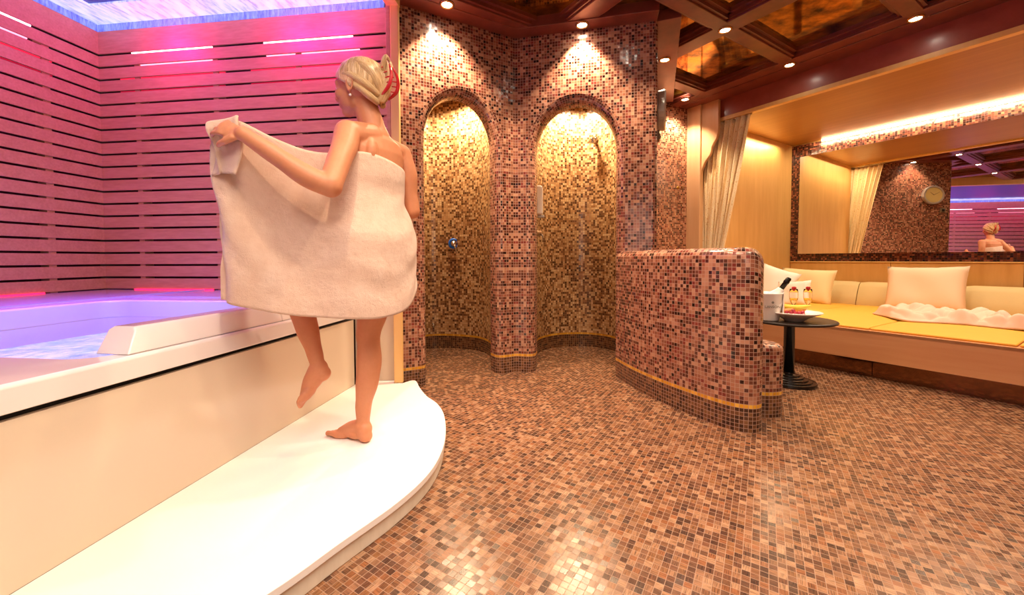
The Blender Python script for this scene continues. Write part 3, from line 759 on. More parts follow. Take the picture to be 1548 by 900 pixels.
# bottle leaning in the bucket, wrapped in a napkin
ax = (rgt * .55 + Vector((0, 0, 1)) * .9 + vdir * -.1).normalized()
b0 = Vector((CX, CY, TZ)) - rgt * .035 + Vector((0, 0, .04))
bt = thing('champagne_bottle', b0, 'dark champagne bottle leaning in the white cooler, black foil neck', 'bottle')
MB().lathe([(0, 0), (.034, 0), (.038, .01), (.038, .13), (.030, .17), (.016, .21), (.0145, .25)], b0, 24, ax).build('glass_body', plain('bottle_glass', '#16301c', .08, coat=.5), bt, smooth=True)
MB().lathe([(.0155, .205), (.0160, .262), (.0185, .265), (.0185, .278), (.0165, .282), (.0175, .295), (.012, .305), (0, .307)], b0, 20, ax).build('foil_neck', plain('foil', '#1c1712', .25, .5), bt, smooth=True)
G = []
for i in range(29):
    a = 2 * pi * i / 28; row = []
    for j in range(13):
        q_ = j / 12; r_ = .019 + .066 * q_ ** 1.1 + .010 * sin(a * 5 + q_ * 6) * q_
        p = b0 + ax * (.215 - .135 * q_) + Vector((0, 0, 0))
        lx = ax.cross(Vector((0, 1, 0))).normalized(); ly = ax.cross(lx)
        pp = p + (lx * cos(a) + ly * sin(a)) * min(r_, .078)
        row.append(pp)
    G.append(row)
npk = MB().grid(G).build('napkin', M['white_p'], smooth=True, solid=.003)
tag(npk, 'white linen napkin draped round the neck of the champagne bottle', 'napkin')
G = []
for i in range(21):
    s = i / 20; row = []
    for j in range(17):
        q_ = j / 16; hang = rgt * (.088 + .004 * sin(9 * s)) + Vector((0, 0, .20 - .17 * q_)) + vdir * (-.045 + .07 * s) + rgt * (.010 * sin(s * 11 + q_ * 2) * q_)
        row.append(Vector((CX, CY, TZ)) + hang)
    G.append(row)
tag(MB().grid(G).build('napkin', M['white_p'], smooth=True, solid=.002), 'white cloth tail hanging down the side of the wine cooler', 'napkin')

# glasses
gm = NT('clear_glass'); gm.set(col=(1, 1, 1, 1), rough=.0, trans=1., ior=1.2); M['glass'] = gm.m
fl = NT('strawberry'); ff = fl.tc(); fl.set(col=fl.ramp(fl.noise(ff, 160, 2), [(.4, hx('#a80f1c')), (.6, hx('#d81f2c'))]), rough=.3, coat=.3); M['berry'] = fl.m
M['wine'] = plain('sparkling_wine', '#fbe6b0', .0, trans=1., noise=0., ior=1.1)
M['leaf'] = plain('leaf', '#3f7a2a', .5)
def flute(x, y, lab, lab2):
    g_ = thing('champagne_flute', (x, y, TZ), lab, 'glass', 'champagne flutes on the cafe table')
    MB().lathe([(0, 0), (.032, 0), (.032, .002), (.006, .006), (.0035, .012), (.0032, .075), (.006, .088), (.020, .110), (.028, .145), (.028, .180), (.025, .208),
                (.0240, .208), (.0268, .180), (.0266, .146), (.019, .113), (.006, .093), (0, .090)], (x, y, TZ), 24).build('bowl', M['glass'], g_, smooth=True)
    MB().lathe([(0, .094), (.006, .096), (.0185, .115), (.0255, .140), (0, .1405)], (x, y, TZ), 24).build('drink', M['wine'], g_, smooth=True)
    s = MB(); c = Vector((x, y, TZ + .212)) - vdir * -.024
    s.lathe([(0, -.018), (.006, -.014), (.013, -.002), (.0155, .007), (.013, .013), (.006, .015), (0, .014)], c, 14)
    h = thing('strawberry', c, lab2, 'strawberry', 'strawberries on the glass rims')
    s.build('fruit', M['berry'], h, smooth=True)
    lf = MB()
    for k in range(5):
        a = 2 * pi * k / 5; e_ = Vector((cos(a), sin(a), 0)); n_ = Vector((-sin(a), cos(a), 0))
        lf.add([c + Vector((0, 0, .015)), c + e_ * .006 + n_ * .003 + Vector((0, 0, .016)), c + e_ * .013 + Vector((0, 0, .012)), c + e_ * .006 - n_ * .003 + Vector((0, 0, .016))], [(0, 1, 2, 3)])
    lf.build('leaves', M['leaf'], h)
flute(2.070, 2.935, 'champagne flute next to the wine cooler, strawberry on its rim', 'strawberry on the rim of the flute nearer the wine cooler')
flute(2.170, 2.93, 'champagne flute further right, behind the fruit plate', 'strawberry on the rim of the flute further right')
# fruit plate
PX, PY = 1.955, 2.765
M['plate'] = M['porc']
pl2 = MB().lathe([(0, .0), (.055, .0), (.06, .006), (.10, .035), (.150, .054), (.163, .062), (.160, .066), (.145, .060), (.095, .040), (.055, .012), (0, .010)], (PX, PY, TZ), 48).build('fruit_plate', M['porc'], smooth=True)
tag(pl2, 'deep white plate of fruit at the front of the cafe table', 'plate')
def wedge(name, c, L, w, h, rz, mat, lab, cat):
    mb = MB(); e1 = Vector((cos(rz), sin(rz), 0)); e2 = Vector((-sin(rz), cos(rz), 0)); G = []
    for i in range(17):
        s = i / 16 * 2 - 1; k = max(0, 1 - abs(s) ** 2.6) ** .5; row = []
        for j in range(13):
            a = 2 * pi * j / 12
            row.append(Vector(c) + e1 * (s * L / 2) + e2 * (w / 2 * cos(a) * k) + Vector((0, 0, h / 2 * sin(a) * k + .016 * (s * s))))
        G.append(row)
    return tag(mb.grid(G).build(name, mat, smooth=True), lab, cat)
M['pine'] = plain('pineapple_flesh', '#f6e04a', .35, noise=.12, nscale=90); M['melon'] = plain('melon_flesh', '#ee9a4a', .35, noise=.05)
M['grape'] = plain('red_grape', '#c23a4e', .25, noise=.1, coat=.4)
wedge('pineapple_slice', (PX + .008, PY + .015, TZ + .092), .20, .045, .034, atan2(rgt.y, rgt.x) + .05, M['pine'], 'long yellow pineapple slice on top of the fruit plate', 'pineapple')
wedge('melon_slice', (PX - .055, PY + .028, TZ + .066), .12, .055, .036, atan2(rgt.y, rgt.x) + .15, M['melon'], 'orange melon slice on the left of the fruit plate', 'melon')
wedge('melon_slice', (PX + .07, PY + .055, TZ + .068), .10, .05, .04, atan2(rgt.y, rgt.x) - .3, M['melon'], 'orange melon slice at the back right of the fruit plate', 'melon')
gpos = []
gb = Vector((PX, PY, TZ)) + vdir * .035
for k, (a, b, c_) in enumerate([(-.055, 0, .042), (-.033, .012, .040), (-.012, .016, .039), (.010, .016, .040), (.032, .012, .042), (.052, .002, .047), (-.044, -.004, .060), (-.020, .003, .060), (.004, .003, .060), (.027, 0, .061), (.047, -.012, .064), (-.006, -.012, .072)]):
    o = MB().ball(gb + rgt * a + vdir * b + Vector((0, 0, c_)), (.0125, .0125, .0135), 12, rings=8).build('grape', M['grape'], smooth=True)
    tag(o, 'red grape in the heap at the front of the fruit plate', 'grape', 'red grapes heaped on the fruit plate')

# ================================================================== SHOWER FITTINGS
def at_wall(mb_fn): pass
# left niche: blue ringed thermostat
v0 = Vector((-.585, 4.03, .985 + .07)); nn = Vector((.12, -.99, 0)).normalized()
sv = thing('shower_valve', v0, 'chrome shower valve with a bright blue ring in the left shower niche', 'shower valve')
M['blue'] = plain('blue_plastic', '#1f6fe0', .3, noise=.0)
MB().lathe([(0, 0), (.052, 0), (.055, .012), (.050, .03), (.036, .034), (.033, .022), (0, .022)], v0, 32, nn).build('blue_ring', M['blue'], sv, smooth=True)
MB().lathe([(0, .02), (.028, .02), (.030, .05), (.022, .07), (0, .075)], v0, 24, nn).build('knob', M['chrome'], sv, smooth=True)
MB().tube([v0 + nn * .055, v0 + nn * .075 + Vector((.02, -.0, -.05)), v0 + nn * .07 + Vector((.03, 0, -.10))], [.010, .008, .006], 10).build('lever', M['chrome'], sv, smooth=True)
# small floor-level outlet
v1 = Vector((-.79, 3.99, .24)); 
fo_ = thing('foot_spout', v1, 'small chrome foot spout low on the left shower wall', 'spout')
MB().lathe([(0, 0), (.022, 0), (.022, .006), (.010, .01), (.010, .035), (0, .036)], v1, 20, Vector((.3, -.95, 0))).build('spout', M['chrome'], fo_, smooth=True)
# right niche: shower head high on the right back wall
v2 = Vector((.835, 4.03, 2.10 - .01)); n2 = Vector((-.45, -.89, 0)).normalized()
sh = thing('wall_shower', v2, 'small chrome shower head high in the right shower niche', 'shower head')
MB().lathe([(0, 0), (.028, 0), (.028, .006), (.012, .012), (0, .012)], v2, 24, n2).build('flange', M['chrome'], sh, smooth=True)
MB().tube([v2, v2 + n2 * .05 + Vector((0, 0, .006)), v2 + n2 * .085 + Vector((0, 0, -.012))], .009, 10).build('arm', M['chrome'], sh, smooth=True)
MB().lathe([(0, 0), (.012, 0), (.016, .012), (.034, .045), (.034, .054), (0, .056)], v2 + n2 * .08 + Vector((0, 0, -.004)), 24, (n2 * .6 + Vector((0, 0, -.9)))).build('spray_head', M['chrome'], sh, smooth=True)
# right niche, left side: soap dispenser and mixer
v3 = Vector((.222, 3.60, 1.42)); n3 = Vector((.97, -.15, 0)).normalized()
sd = thing('soap_dispenser', v3, 'tall white soap dispenser on the left side of the right shower niche', 'soap dispenser')
def FD(a, b, z): p = v3 + n3 * a + Vector((-n3.y, n3.x, 0)) * b + Vector((0, 0, z)); return tuple(p)
MB().box(FD, (0, .055), (-.045, .045), (-.13, .13)).build('case', M['porc'], sd, bevel=.018, seg=4)
MB().box(FD, (.01, .07), (-.025, .025), (-.155, -.13)).build('push_lever', plain('grey_plastic', '#c8c2ba', .4), sd, bevel=.006)
v4 = Vector((.218, 3.60, 1.13))
mx = thing('shower_mixer', v4, 'chrome shower mixer below the white soap dispenser', 'mixer')
MB().lathe([(0, 0), (.040, 0), (.040, .008), (.026, .014), (.024, .05), (0, .054)], v4, 28, n3).build('body', M['chrome'], mx, smooth=True)
MB().tube([v4 + n3 * .045, v4 + n3 * .06 + Vector((0, -.03, -.035)), v4 + n3 * .055 + Vector((0, -.045, -.06))], [.009, .007, .005], 10).build('lever', M['chrome'], mx, smooth=True)
# robe hook on the rear wall
v5 = Vector((1.895, 4.59, 1.70)); n5 = Vector((-(4.70 - E1.y), (2.12 - E1.x), 0)).normalized(); n5 = n5 if n5.y < 0 else -n5
hk = thing('wall_hook', v5, 'small brass double hook on the mosaic wall behind the low partition', 'hook')
M['brass'] = plain('brass', '#c89a48', .25, 1., noise=0)
MB().lathe([(0, 0), (.018, 0), (.018, .005), (.008, .01), (0, .01)], v5, 16, n5).build('plate', M['brass'], hk, smooth=True)
for sx in (-1, 1):
    MB().tube([v5 + n5 * .008, v5 + n5 * .03 + Vector((.012 * sx, 0, -.012)), v5 + n5 * .045 + Vector((.02 * sx, 0, 0)), v5 + n5 * .045 + Vector((.022 * sx, 0, .018))], .004, 8).build('prong', M['brass'], hk, smooth=True)

# wall clock and small plate on the side of the right pier
nsd = Vector((SD.y, -SD.x, 0)); sb = Vector((pts[6].x, pts[6].y, 0))
def onside(s, z, off=0.): return sb + Vector((SD.x, SD.y, 0)) * s + nsd * off + Vector((0, 0, z))
k0 = onside(.27, 2.07)
ck = thing('wall_clock', k0, 'round wall clock seen edge-on on the side of the right mosaic pier', 'clock')
MB().lathe([(.13, 0), (.15, .005), (.155, .05), (.150, .062), (.128, .062), (.125, .05), (0, .05), (0, 0)], k0, 48, nsd).build('case', plain('clock_case', '#d8d4cc', .3, .6, noise=0), ck, smooth=False)
MB().lathe([(0, .0505), (.125, .0505), (.125, .052), (0, .052)], k0, 48, nsd).build('dial', plain('clock_dial', '#d8c07a', .5), ck)
tv = Vector((SD.x, SD.y, 0))
for ang, L_, w_ in ((50, .07, .008), (-60, .10, .006)):
    a = radians(ang); dr = tv * sin(a) + Vector((0, 0, cos(a))); pr_ = tv * cos(a) - Vector((0, 0, sin(a)))
    hd = MB(); hd.add([k0 + nsd * .054 + pr_ * w_ / 2, k0 + nsd * .054 - pr_ * w_ / 2, k0 + nsd * .054 - pr_ * w_ / 4 + dr * L_, k0 + nsd * .054 + pr_ * w_ / 4 + dr * L_], [(0, 1, 2, 3)]); hd.build('hour_hand' if ang == 50 else 'minute_hand', M['black'], ck)
k1 = onside(.10, 1.82)
def FS(a, b, z): return tuple(k1 + tv * a + nsd * b + Vector((0, 0, z)))
sw = thing('light_switch', k1, 'small dark switch box on the edge of the right mosaic pier below the clock', 'switch')
MB().box(FS, (-.04, .04), (0, .018), (-.03, .04)).build('plate', plain('switch_plate', '#8a7a62', .4), sw, bevel=.003)
MB().box(FS, (-.02, .02), (.018, .024), (-.015, .02)).build('rocker', M['black'], sw, bevel=.002)

# ================================================================== DOWNLIGHTS
M['lens'] = glow('lamp_lens', '#fff2dc', 60.)
M['ring'] = plain('lamp_ring', '#b98a52', .25, .8, noise=0)
def downlight(u, d, label, energy=60, z=ZC, size=105, xy=None, tilt=None, lit=True, blend=.6, rad=.02):
    x, y, _ = UD(u, d, 0) if xy is None else (xy[0], xy[1], 0)
    t_ = thing('downlight', (x, y, z), label, 'downlight', 'recessed ceiling downlights')
    MB().lathe([(.034, .0), (.036, -.008), (.046, -.008), (.050, .0), (.050, .004), (.034, .004)], (x, y, z), 28, close=True).build('ring', M['ring'], t_, smooth=True)
    MB().lathe([(0, -.002), (.033, -.002), (.033, .004), (0, .004)], (x, y, z), 24).build('lens', M['lens'] if lit else M['ring'], t_)
    if lit:
        L = bpy.data.lights.new('spot', 'SPOT'); L.energy = energy; L.spot_size = radians(size); L.spot_blend = blend; L.shadow_soft_size = rad; L.color = (1, .74, .50)
        o = bpy.data.objects.new('spot', L); COL.objects.link(o); o.location = (x, y, z - .03)
        if tilt: o.rotation_euler = Vector(tilt).to_track_quat('-Z', 'Y').to_euler()
    return t_
downlight(0, 0, 'lit downlight above the left shower arch near the pink slats', 115, z=ZC - .008, xy=(-.43, 2.74), tilt=(-.10, .30, -1), size=95)
downlight(0, 0, 'lit downlight above the right shower arch', 130, z=ZC - .008, xy=(.52, 2.98), tilt=(.02, .12, -1), size=95)
downlight(-2.257, 2.988, 'lit downlight beside the top of the right mosaic pier', 70, z=ZC - .008, tilt=(-.1, 0, -1))
downlight(-1.735, 4.02, 'lit downlight in the border under the amber panels, mid ceiling', 70, z=ZC - .004)
downlight(-.926, 4.02, 'lit downlight in the border nearest the right edge of the photo', 70, z=ZC - .004)
downlight(-2.70, 3.92, 'lit downlight in the far corner above the wooden end post', 80, z=ZC - .004, tilt=(-.05, .25, -1))
downlight(-1.735, 3.0, 'brass-ringed downlight at the crossing of two ceiling beams', 10)
for u, d in ((-1.73, 2.0), (-1.73, 1.0), (-.92, 1.0), (-.11, 2.0), (-.11, 4.02), (-.92, -.0), (.70, 3.0)):
    downlight(u, d, 'lit ceiling downlight seen only as a reflection in the wall mirror', 60)
# shower niche lamps
for (x, y, s) in ((-.50, 3.80, 1), (.64, 3.86, 1)):
    L = bpy.data.lights.new('niche_spot', 'SPOT'); L.energy = 110; L.spot_size = radians(160); L.spot_blend = .8; L.shadow_soft_size = .03; L.color = (1, .76, .48)
    o = bpy.data.objects.new('niche_spot', L); COL.objects.link(o); o.location = (x, y, 2.42)

# ================================================================== LAMPS
def area(name, loc, size, energy, col, direction, sy=None):
    L = bpy.data.lights.new(name, 'AREA'); L.energy = energy; L.color = col; L.shape = 'RECTANGLE'; L.size = size; L.size_y = sy or size; L.cycles.use_multiple_importance_sampling = False
    o = bpy.data.objects.new(name, L); COL.objects.link(o); o.location = loc; o.rotation_euler = Vector(direction).to_track_quat('-Z', 'Y').to_euler(); return o
area('fill_room', (.6, .3, 2.55), 1.6, 34, (1, .82, .68), (.0, .12, -1)).data.spread = radians(110)
area('fill_left', (-.3, .1, 2.4), .9, 13, (1, .86, .74), (-.6, .7, -1)).data.spread = radians(120)
area('front_low', (.5, -.9, 1.3), 1.0, 9, (1, .80, .66), (-.05, 1, -.12))  # unseen fill from behind the camera
area('lounge_back', UD(0, DB - .12, 2.38), 4.6, 46, (1, .80, .52), (0, 0, -1), .05).rotation_euler = (radians(32), 0, BA)
area('lounge_left', UD(UL + .12, 5.1, 2.36), 1.3, 14, (1, .82, .50), (0, 0, -1), .08).rotation_euler = (0, 0, BA + pi / 2)
area('lounge_fill', UD(-.6, 4.9, 2.38), 1.2, 22, (1, .80, .54), (0, 0, -1))
PK = (1., .02, .34); BLU = (.12, .22, 1.); VI = (.34, .14, 1.)
def tarea(name, v, w, z, size, energy, col, dv, sy=None):
    a = Vector(TB(v, w, z)); b = Vector(TB(v + dv[0], w + dv[1], z + dv[2])); return area(name, a, size, energy, col, b - a, sy)
# added point lamps stand for the tubes' wash on the boards
for v, w, dv in ((.0, .12, (-1, 0, -.6)), (.0, .42, (-1, 0, -.6)), (.0, 1.32, (-1, 0, -.6)), (1.0, WL - .08, (0, 1, -.6)), (1.85, WL - .08, (0, 1, -.6)), (2.6, WL - .08, (0, 1, -.6))):
    L = bpy.data.lights.new('pink_wash', 'POINT'); L.energy = 6.5; L.color = PK; L.shadow_soft_size = .06; L.cycles.use_multiple_importance_sampling = False
    o = bpy.data.objects.new('pink_wash', L); COL.objects.link(o); o.location = TB(v + (.085 if v == 0 else 0), w - (.085 if v else 0), 2.40)
tarea('pink_deep', .75, .9, 2.5, .9, 3.5, (1., .08, .30), (-.5, .4, -1))  # with rose_low, an unseen lamp added to tint the slats
tarea('rose_low', 1.1, .5, 1.25, .9, 5, (1, .62, .58), (-.8, .8, -.15))
tarea('blue_cove', 1.0, 1.0, 1.9, 1.2, 5, BLU, (0, 0, 1))
tarea('violet_pool', .8, 1.0, 1.5, .8, 11, VI, (0, 0, -1)).data.spread = radians(95)
tarea('pool_glow', 1.0, .55, .56, .6, 2, (.4, .65, 1), (0, 0, 1))
w_ = bpy.data.worlds.new('World'); S.world = w_; w_.use_nodes = True; w_.node_tree.nodes['Background'].inputs[0].default_value = (1, .75, .55, 1); w_.node_tree.nodes['Background'].inputs[1].default_value = .25

# ================================================================== CAMERA
cam = bpy.data.cameras.new('camera'); co = bpy.data.objects.new('camera', cam); COL.objects.link(co)
cam.sensor_fit = 'HORIZONTAL'; cam.sensor_width = 36; cam.lens = 36 * 605 / 1548; cam.shift_y = (408.9 - 450) / 1548
cam.clip_start = .02
co.matrix_world = Matrix.Translation((0, 0, .90)) @ Matrix.Rotation(pi / 2 - math.atan(17.4 / 605), 4, 'X') @ Matrix.Rotation(-.004, 4, 'Z')
S.camera = co
S.view_settings.view_transform = 'Standard'; S.view_settings.look = 'None'; S.view_settings.exposure = 0
S.cycles.max_bounces = 12; S.cycles.glossy_bounces = 5; S.cycles.transmission_bounces = 12; S.cycles.caustics_reflective = False; S.cycles.caustics_refractive = False
S.cycles.sample_clamp_indirect = 4
# ================================================================== PEOPLE
def skin_mat(name, c1, c2):
    t = NT(name); f = t.noise(t.tc(), 14, 3); g = t.noise(t.tc(), 90, 2)
    t.set(col=t.mix(t.math('ADD', t.math('MULTIPLY', f, .7), t.math('MULTIPLY', g, .3)), hx(c1), hx(c2)), rough=.5, sss=.12, spec=.4)
    t.b.inputs['Subsurface Radius'].default_value = (.02, .008, .004); t.b.inputs['Subsurface Scale'].default_value = .5
    return t.m
M['skin'] = skin_mat('skin_tone', '#c07a54', '#d6946e')
def hairmat(name, a, b, c):
    t = NT(name); v = t.tc('UV'); f = t.noise(t.vm('MULTIPLY', v, (60, 2.2, 1)), 1.6, 4, .7)
    t.set(col=t.ramp(f, [(.3, hx(a)), (.5, hx(b)), (.68, hx(c))]), rough=.38, normal=t.bump(f, .7, .004)); return t.m
M['hair'] = hairmat('blonde_hair', '#94683a', '#e0b880', '#fcecc8')

def seg_caps(mb, chain, seg=18):
    """chain of (point, radius): tapered limb with rounded joints"""
    P = [Vector(c[0]) for c in chain]; R = [c[1] for c in chain]
    pts = []; rs = []
    C = catmull(P, 6)
    n = len(P)
    for i, p in enumerate(C):
        t = i / 6; k = min(int(t), n - 2); f = t - k; f = f * f * (3 - 2 * f); rs.append(R[k] * (1 - f) + R[k + 1] * f)
    mb.tube(C, rs, seg)
    mb.ball(C[0], rs[0], seg, rings=10); mb.ball(C[-1], rs[-1], seg, rings=10)

def loft(mb, rings, L, F, seg=28):
    """rings: (center, half width, half depth front, half depth back)"""
    G = []
    for c, a, bf, bb in rings:
        c = Vector(c); row = []
        for k in range(seg):
            th = 2 * pi * k / seg; s = sin(th); cc = cos(th)
            row.append(c + L * (a * math.copysign(abs(cc) ** .85, cc)) + F * ((bf if s > 0 else bb) * math.copysign(abs(s) ** .9, s)))
        G.append(row)
    Gt = [[G[i][k % seg] for i in range(len(G))] for k in range(seg + 1)]
    mb.grid(Gt); mb.add(G[0], [tuple(range(seg))]); mb.add(G[-1], [tuple(range(seg))])

def remesh(mb, name, mat, parent, voxel=.005, smooth=4, fine=None):
    o = mb.build('tmp_shape', mat)
    bm = bmesh.new(); bm.from_mesh(o.data); bmesh.ops.remove_doubles(bm, verts=bm.verts, dist=1e-5); bmesh.ops.recalc_face_normals(bm, faces=bm.faces); bm.to_mesh(o.data); bm.free()
    r = o.modifiers.new('r', 'REMESH'); r.mode = 'VOXEL'; r.voxel_size = voxel; r.use_smooth_shade = True
    s_ = o.modifiers.new('s', 'SMOOTH'); s_.iterations = smooth; s_.factor = .5
    dg = bpy.context.evaluated_depsgraph_get(); dg.update()
    me = bpy.data.meshes.new_from_object(o.evaluated_get(dg)); me.name = name
    me.materials.clear(); me.materials.append(mat)
    for p in me.polygons: p.use_smooth = True
    bpy.data.objects.remove(o)
    n = bpy.data.objects.new(name, me); COL.objects.link(n)
    if parent: n.parent = parent; n.matrix_parent_inverse = Matrix.Translation(-Vector(parent.location))
    return n

def head(mb, c, f, up, s=1.):
    """c: head centre; f: facing; up: crown direction"""
    f = Vector(f).normalized(); up = Vector(up); up = (up - f * up.dot(f)).normalized(); l = up.cross(f).normalized()
    Mx = Matrix((f, l, up)).transposed()
    q = lambda a, b, d: Vector(c) + Mx @ Vector((a * s, b * s, d * s))
    mb.ball(q(-.012, 0, .022), (.096 * s, .075 * s, .090 * s), 24, Mx, 16)      # cranium
    mb.ball(q(.030, 0, -.035), (.058 * s, .056 * s, .072 * s), 20, Mx, 14)       # face mass
    mb.ball(q(.056, 0, -.086), (.026 * s, .028 * s, .022 * s), 14, Mx, 10)       # chin
    mb.ball(q(.020, 0, -.070), (.050 * s, .050 * s, .034 * s), 16, Mx, 10)       # jaw
    mb.ball(q(.070, 0, .020), (.022 * s, .050 * s, .022 * s), 14, Mx, 10)        # brow
    mb.tube([q(.082, 0, .008), q(.096, 0, -.014), q(.104, 0, -.030)], [.008 * s, .010 * s, .012 * s], 10)   # nose
    mb.ball(q(.097, 0, -.034), (.013 * s, .015 * s, .009 * s), 10, Mx, 8)
    mb.ball(q(.083, 0, -.056), (.010 * s, .022 * s, .006 * s), 10, Mx, 8)
    mb.ball(q(.081, 0, -.066), (.010 * s, .019 * s, .007 * s), 10, Mx, 8)
    for e in (1, -1):
        mb.ball(q(.060, .036 * e, -.026), (.026 * s, .022 * s, .024 * s), 12, Mx, 8)   # cheek
        mb.ball(q(.070, .029 * e, .000), (.014 * s, .015 * s, .010 * s), 10, Mx, 8)    # eyelid
        # ear: rim and lobe
        ec = q(-.006, .074 * e, -.012); ring = []
        for k in range(11):
            a = 2 * pi * k / 10; ring.append(ec + Mx @ Vector(((.0155 * cos(a) - .004) * s, (.006 + .006 * (cos(a) < 0)) * e * s, (.029 * sin(a) - .1 * .0155 * cos(a)) * s)))
        mb.tube(ring, .0052 * s, 8, cap=False); mb.ball(ec, (.012 * s, .006 * s, .024 * s), 10, Mx, 8)
        mb.ball(ec + Mx @ Vector((.0, .002 * e, -.028)) * s, .008 * s, 8, rings=6)
    return q, Mx

def hand(mb, wrist, d, palm_n, curl, s=1., side=1, spread=.12):
    """d: direction wrist->knuckles; palm_n: the way the palm faces; curl: per-joint bend in radians"""
    d = Vector(d).normalized(); pn = Vector(palm_n); pn = (pn - d * pn.dot(d)).normalized(); x = d.cross(pn) * side
    w = Vector(wrist)
    for t_, wd in ((.0, .022), (.025, .028), (.05, .034), (.075, .037)):
        Mx = Matrix((x, pn, d)).transposed(); mb.ball(w + d * t_ * s, (wd * s, .015 * s, .022 * s), 14, Mx, 8)
    for i, (ln, off) in enumerate(((.066, .030), (.076, .010), (.070, -.010), (.054, -.029))):
        p = w + d * (.080 - abs(off) * .15) * s + x * off * s; dr = (d + x * (off * spread * 10)).normalized(); r = .0088 - .0006 * i
        P = [p - dr * .02 * s, p]
        for j, fr_ in enumerate((.45, .32, .23)):
            c_ = curl * (.7 + .3 * j)
            dr = (dr * cos(c_) + pn * sin(c_)).normalized(); P.append(P[-1] + dr * ln * fr_ * s)
        mb.tube(P, [r * s, r * s, r * .95 * s, r * .88 * s, r * .75 * s], 10); mb.ball(P[-1], r * .78 * s, 10, rings=8)
    p = w + d * .018 * s + x * .024 * s; dr = (d * .6 + x * .65 + pn * .25).normalized(); P = [p, p + dr * .032 * s]
    dr = (dr + d * .5 + pn * .35 - x * .25).normalized(); P.append(P[-1] + dr * .030 * s); dr = (dr + pn * .4 - x * .3).normalized(); P.append(P[-1] + dr * .024 * s)
    mb.tube(P, [.014 * s, .012 * s, .0105 * s, .009 * s], 10); mb.ball(P[-1], .009 * s, 10, rings=8)

def foot(mb, ankle, heel, ball_, toe, up, s=1., side=1):
    """foot with heel, arch, ball and five toes; `toe` is the tip of the big toe direction"""
    A, H, B, T = map(Vector, (ankle, heel, ball_, toe)); d = (T - H).normalized(); up = Vector(up); u2 = (up - d * up.dot(d)).normalized(); x = d.cross(u2) * side
    Mx = Matrix((d, x, u2)).transposed()
    mb.ball(H + u2 * .026 + d * .012, (.034, .029, .030), 16, Mx, 12)
    mb.ball(H + u2 * .014 + d * .010, (.028, .024, .016), 16, Mx, 12)
    seg_caps(mb, [(A, .034), (A * .55 + H * .45 + u2 * .02, .034), (H + u2 * .032 + d * .02, .029)], 16)
    seg_caps(mb, [(A + d * .012, .032), (A * .5 + B * .5 + u2 * .016, .030), (B + u2 * .018, .023)], 16)
    mb.ball((H + B) * .5 + u2 * .022, (.06, .026, .021), 18, Mx, 12)
    mb.ball(B + u2 * .012, (.034, .042, .017), 18, Mx, 12)
    mb.ball(B + u2 * .015 - d * .02, (.034, .037, .022), 18, Mx, 12)
    for i, (off, ln, r) in enumerate(((.030, .050, .0125), (.010, .046, .0095), (-.007, .040, .009), (-.022, .033, .0085), (-.035, .026, .0082))):
        p = B + x * off + u2 * .012; tip = p + d * (ln + .004) - u2 * (.012 - r) * .9
        mb.tube([p - d * .01, p + d * ln * .5 + u2 * .004, tip], [r, r * .92, r * .95], 10); mb.ball(tip, r, 10, rings=8)

# ------------------------------------------------------------------ the standing woman
Lx = Vector((-.43, -.90, 0)).normalized(); Fx = Vector((-.90, .43, 0)).normalized(); Z = Vector((0, 0, 1))
wo = thing('person', (-.66, 1.79, .08), 'blonde woman standing on one leg on the white platform, holding a pale towel round her', 'person')
B = MB()
# torso (pelvis -> chest), small lean
TC = [(( -.600, 1.790, .84), .150, .10, .115), ((-.595, 1.790, .90), .172, .105, .135), ((-.597, 1.790, .98), .168, .10, .130), ((-.602, 1.792, 1.06), .145, .095, .105), ((-.604, 1.794, 1.14), .130, .09, .092),
      ((-.602, 1.797, 1.22), .138, .10, .095), ((-.600, 1.799, 1.30), .150, .115, .10), ((-.599, 1.80, 1.37), .158, .10, .10), ((-.600, 1.80, 1.42), .145, .075, .088), ((-.607, 1.80, 1.455), .095, .055, .068), ((-.615, 1.80, 1.475), .06, .045, .05)]
TC = [((c[0] - (.018 if c[2] > 1.1 else 0), c[1], c[2]), a * (.96 if c[2] > 1.1 else 1), f, b) for c, a, f, b in TC]
loft(B, TC, Lx, Fx)
SL = Vector((-.672, 1.655, 1.418)); SR = Vector((-.535, 1.945, 1.405))
seg_caps(B, [(SL + Vector((.06, .09, .012)), .055), (SL + Vector((.03, .045, .005)), .055), (SL, .050)])
seg_caps(B, [(SR - Vector((.06, .09, -.012)), .052), (SR - Vector((.03, .045, -.005)), .052), (SR, .048)])
# shoulder blades
B.ball((-.600, 1.715, 1.345), (.035, .06, .075), 16, Matrix.Rotation(radians(25), 3, 'Z')); B.ball((-.545, 1.86, 1.335), (.03, .06, .07), 16, Matrix.Rotation(radians(25), 3, 'Z'))
# neck and head
HC = Vector((-.672, 1.79, 1.655)); HF = Vector((-.955, .20, -.05))
seg_caps(B, [((-.610, 1.80, 1.44), .066), ((-.622, 1.798, 1.50), .054), ((-.640, 1.795, 1.56), .052), ((-.652, 1.793, 1.62), .056)])
hq, hM = head(B, HC, HF, (-.12, 0, 1), 1.08)
# left arm (towards the camera): upper arm down, forearm out to the towel corner
EL = Vector((-.672, 1.47, 1.155)); WL_ = Vector((-.925, 1.392, 1.335))
seg_caps(B, [(SL, .052), (SL + Vector((.008, -.05, -.07)), .050), (SL * .5 + EL * .5 + Vector((.01, -.01, 0)), .045), (EL + Vector((.012, 0, .02)), .041)])
seg_caps(B, [(EL + Vector((.012, 0, .012)), .041), (EL * .75 + WL_ * .25, .041), (EL * .4 + WL_ * .6, .034), (WL_, .026)])
hand(B, WL_, (-.80, .10, .30), (.1, .75, -.5), .50, .98, 1)
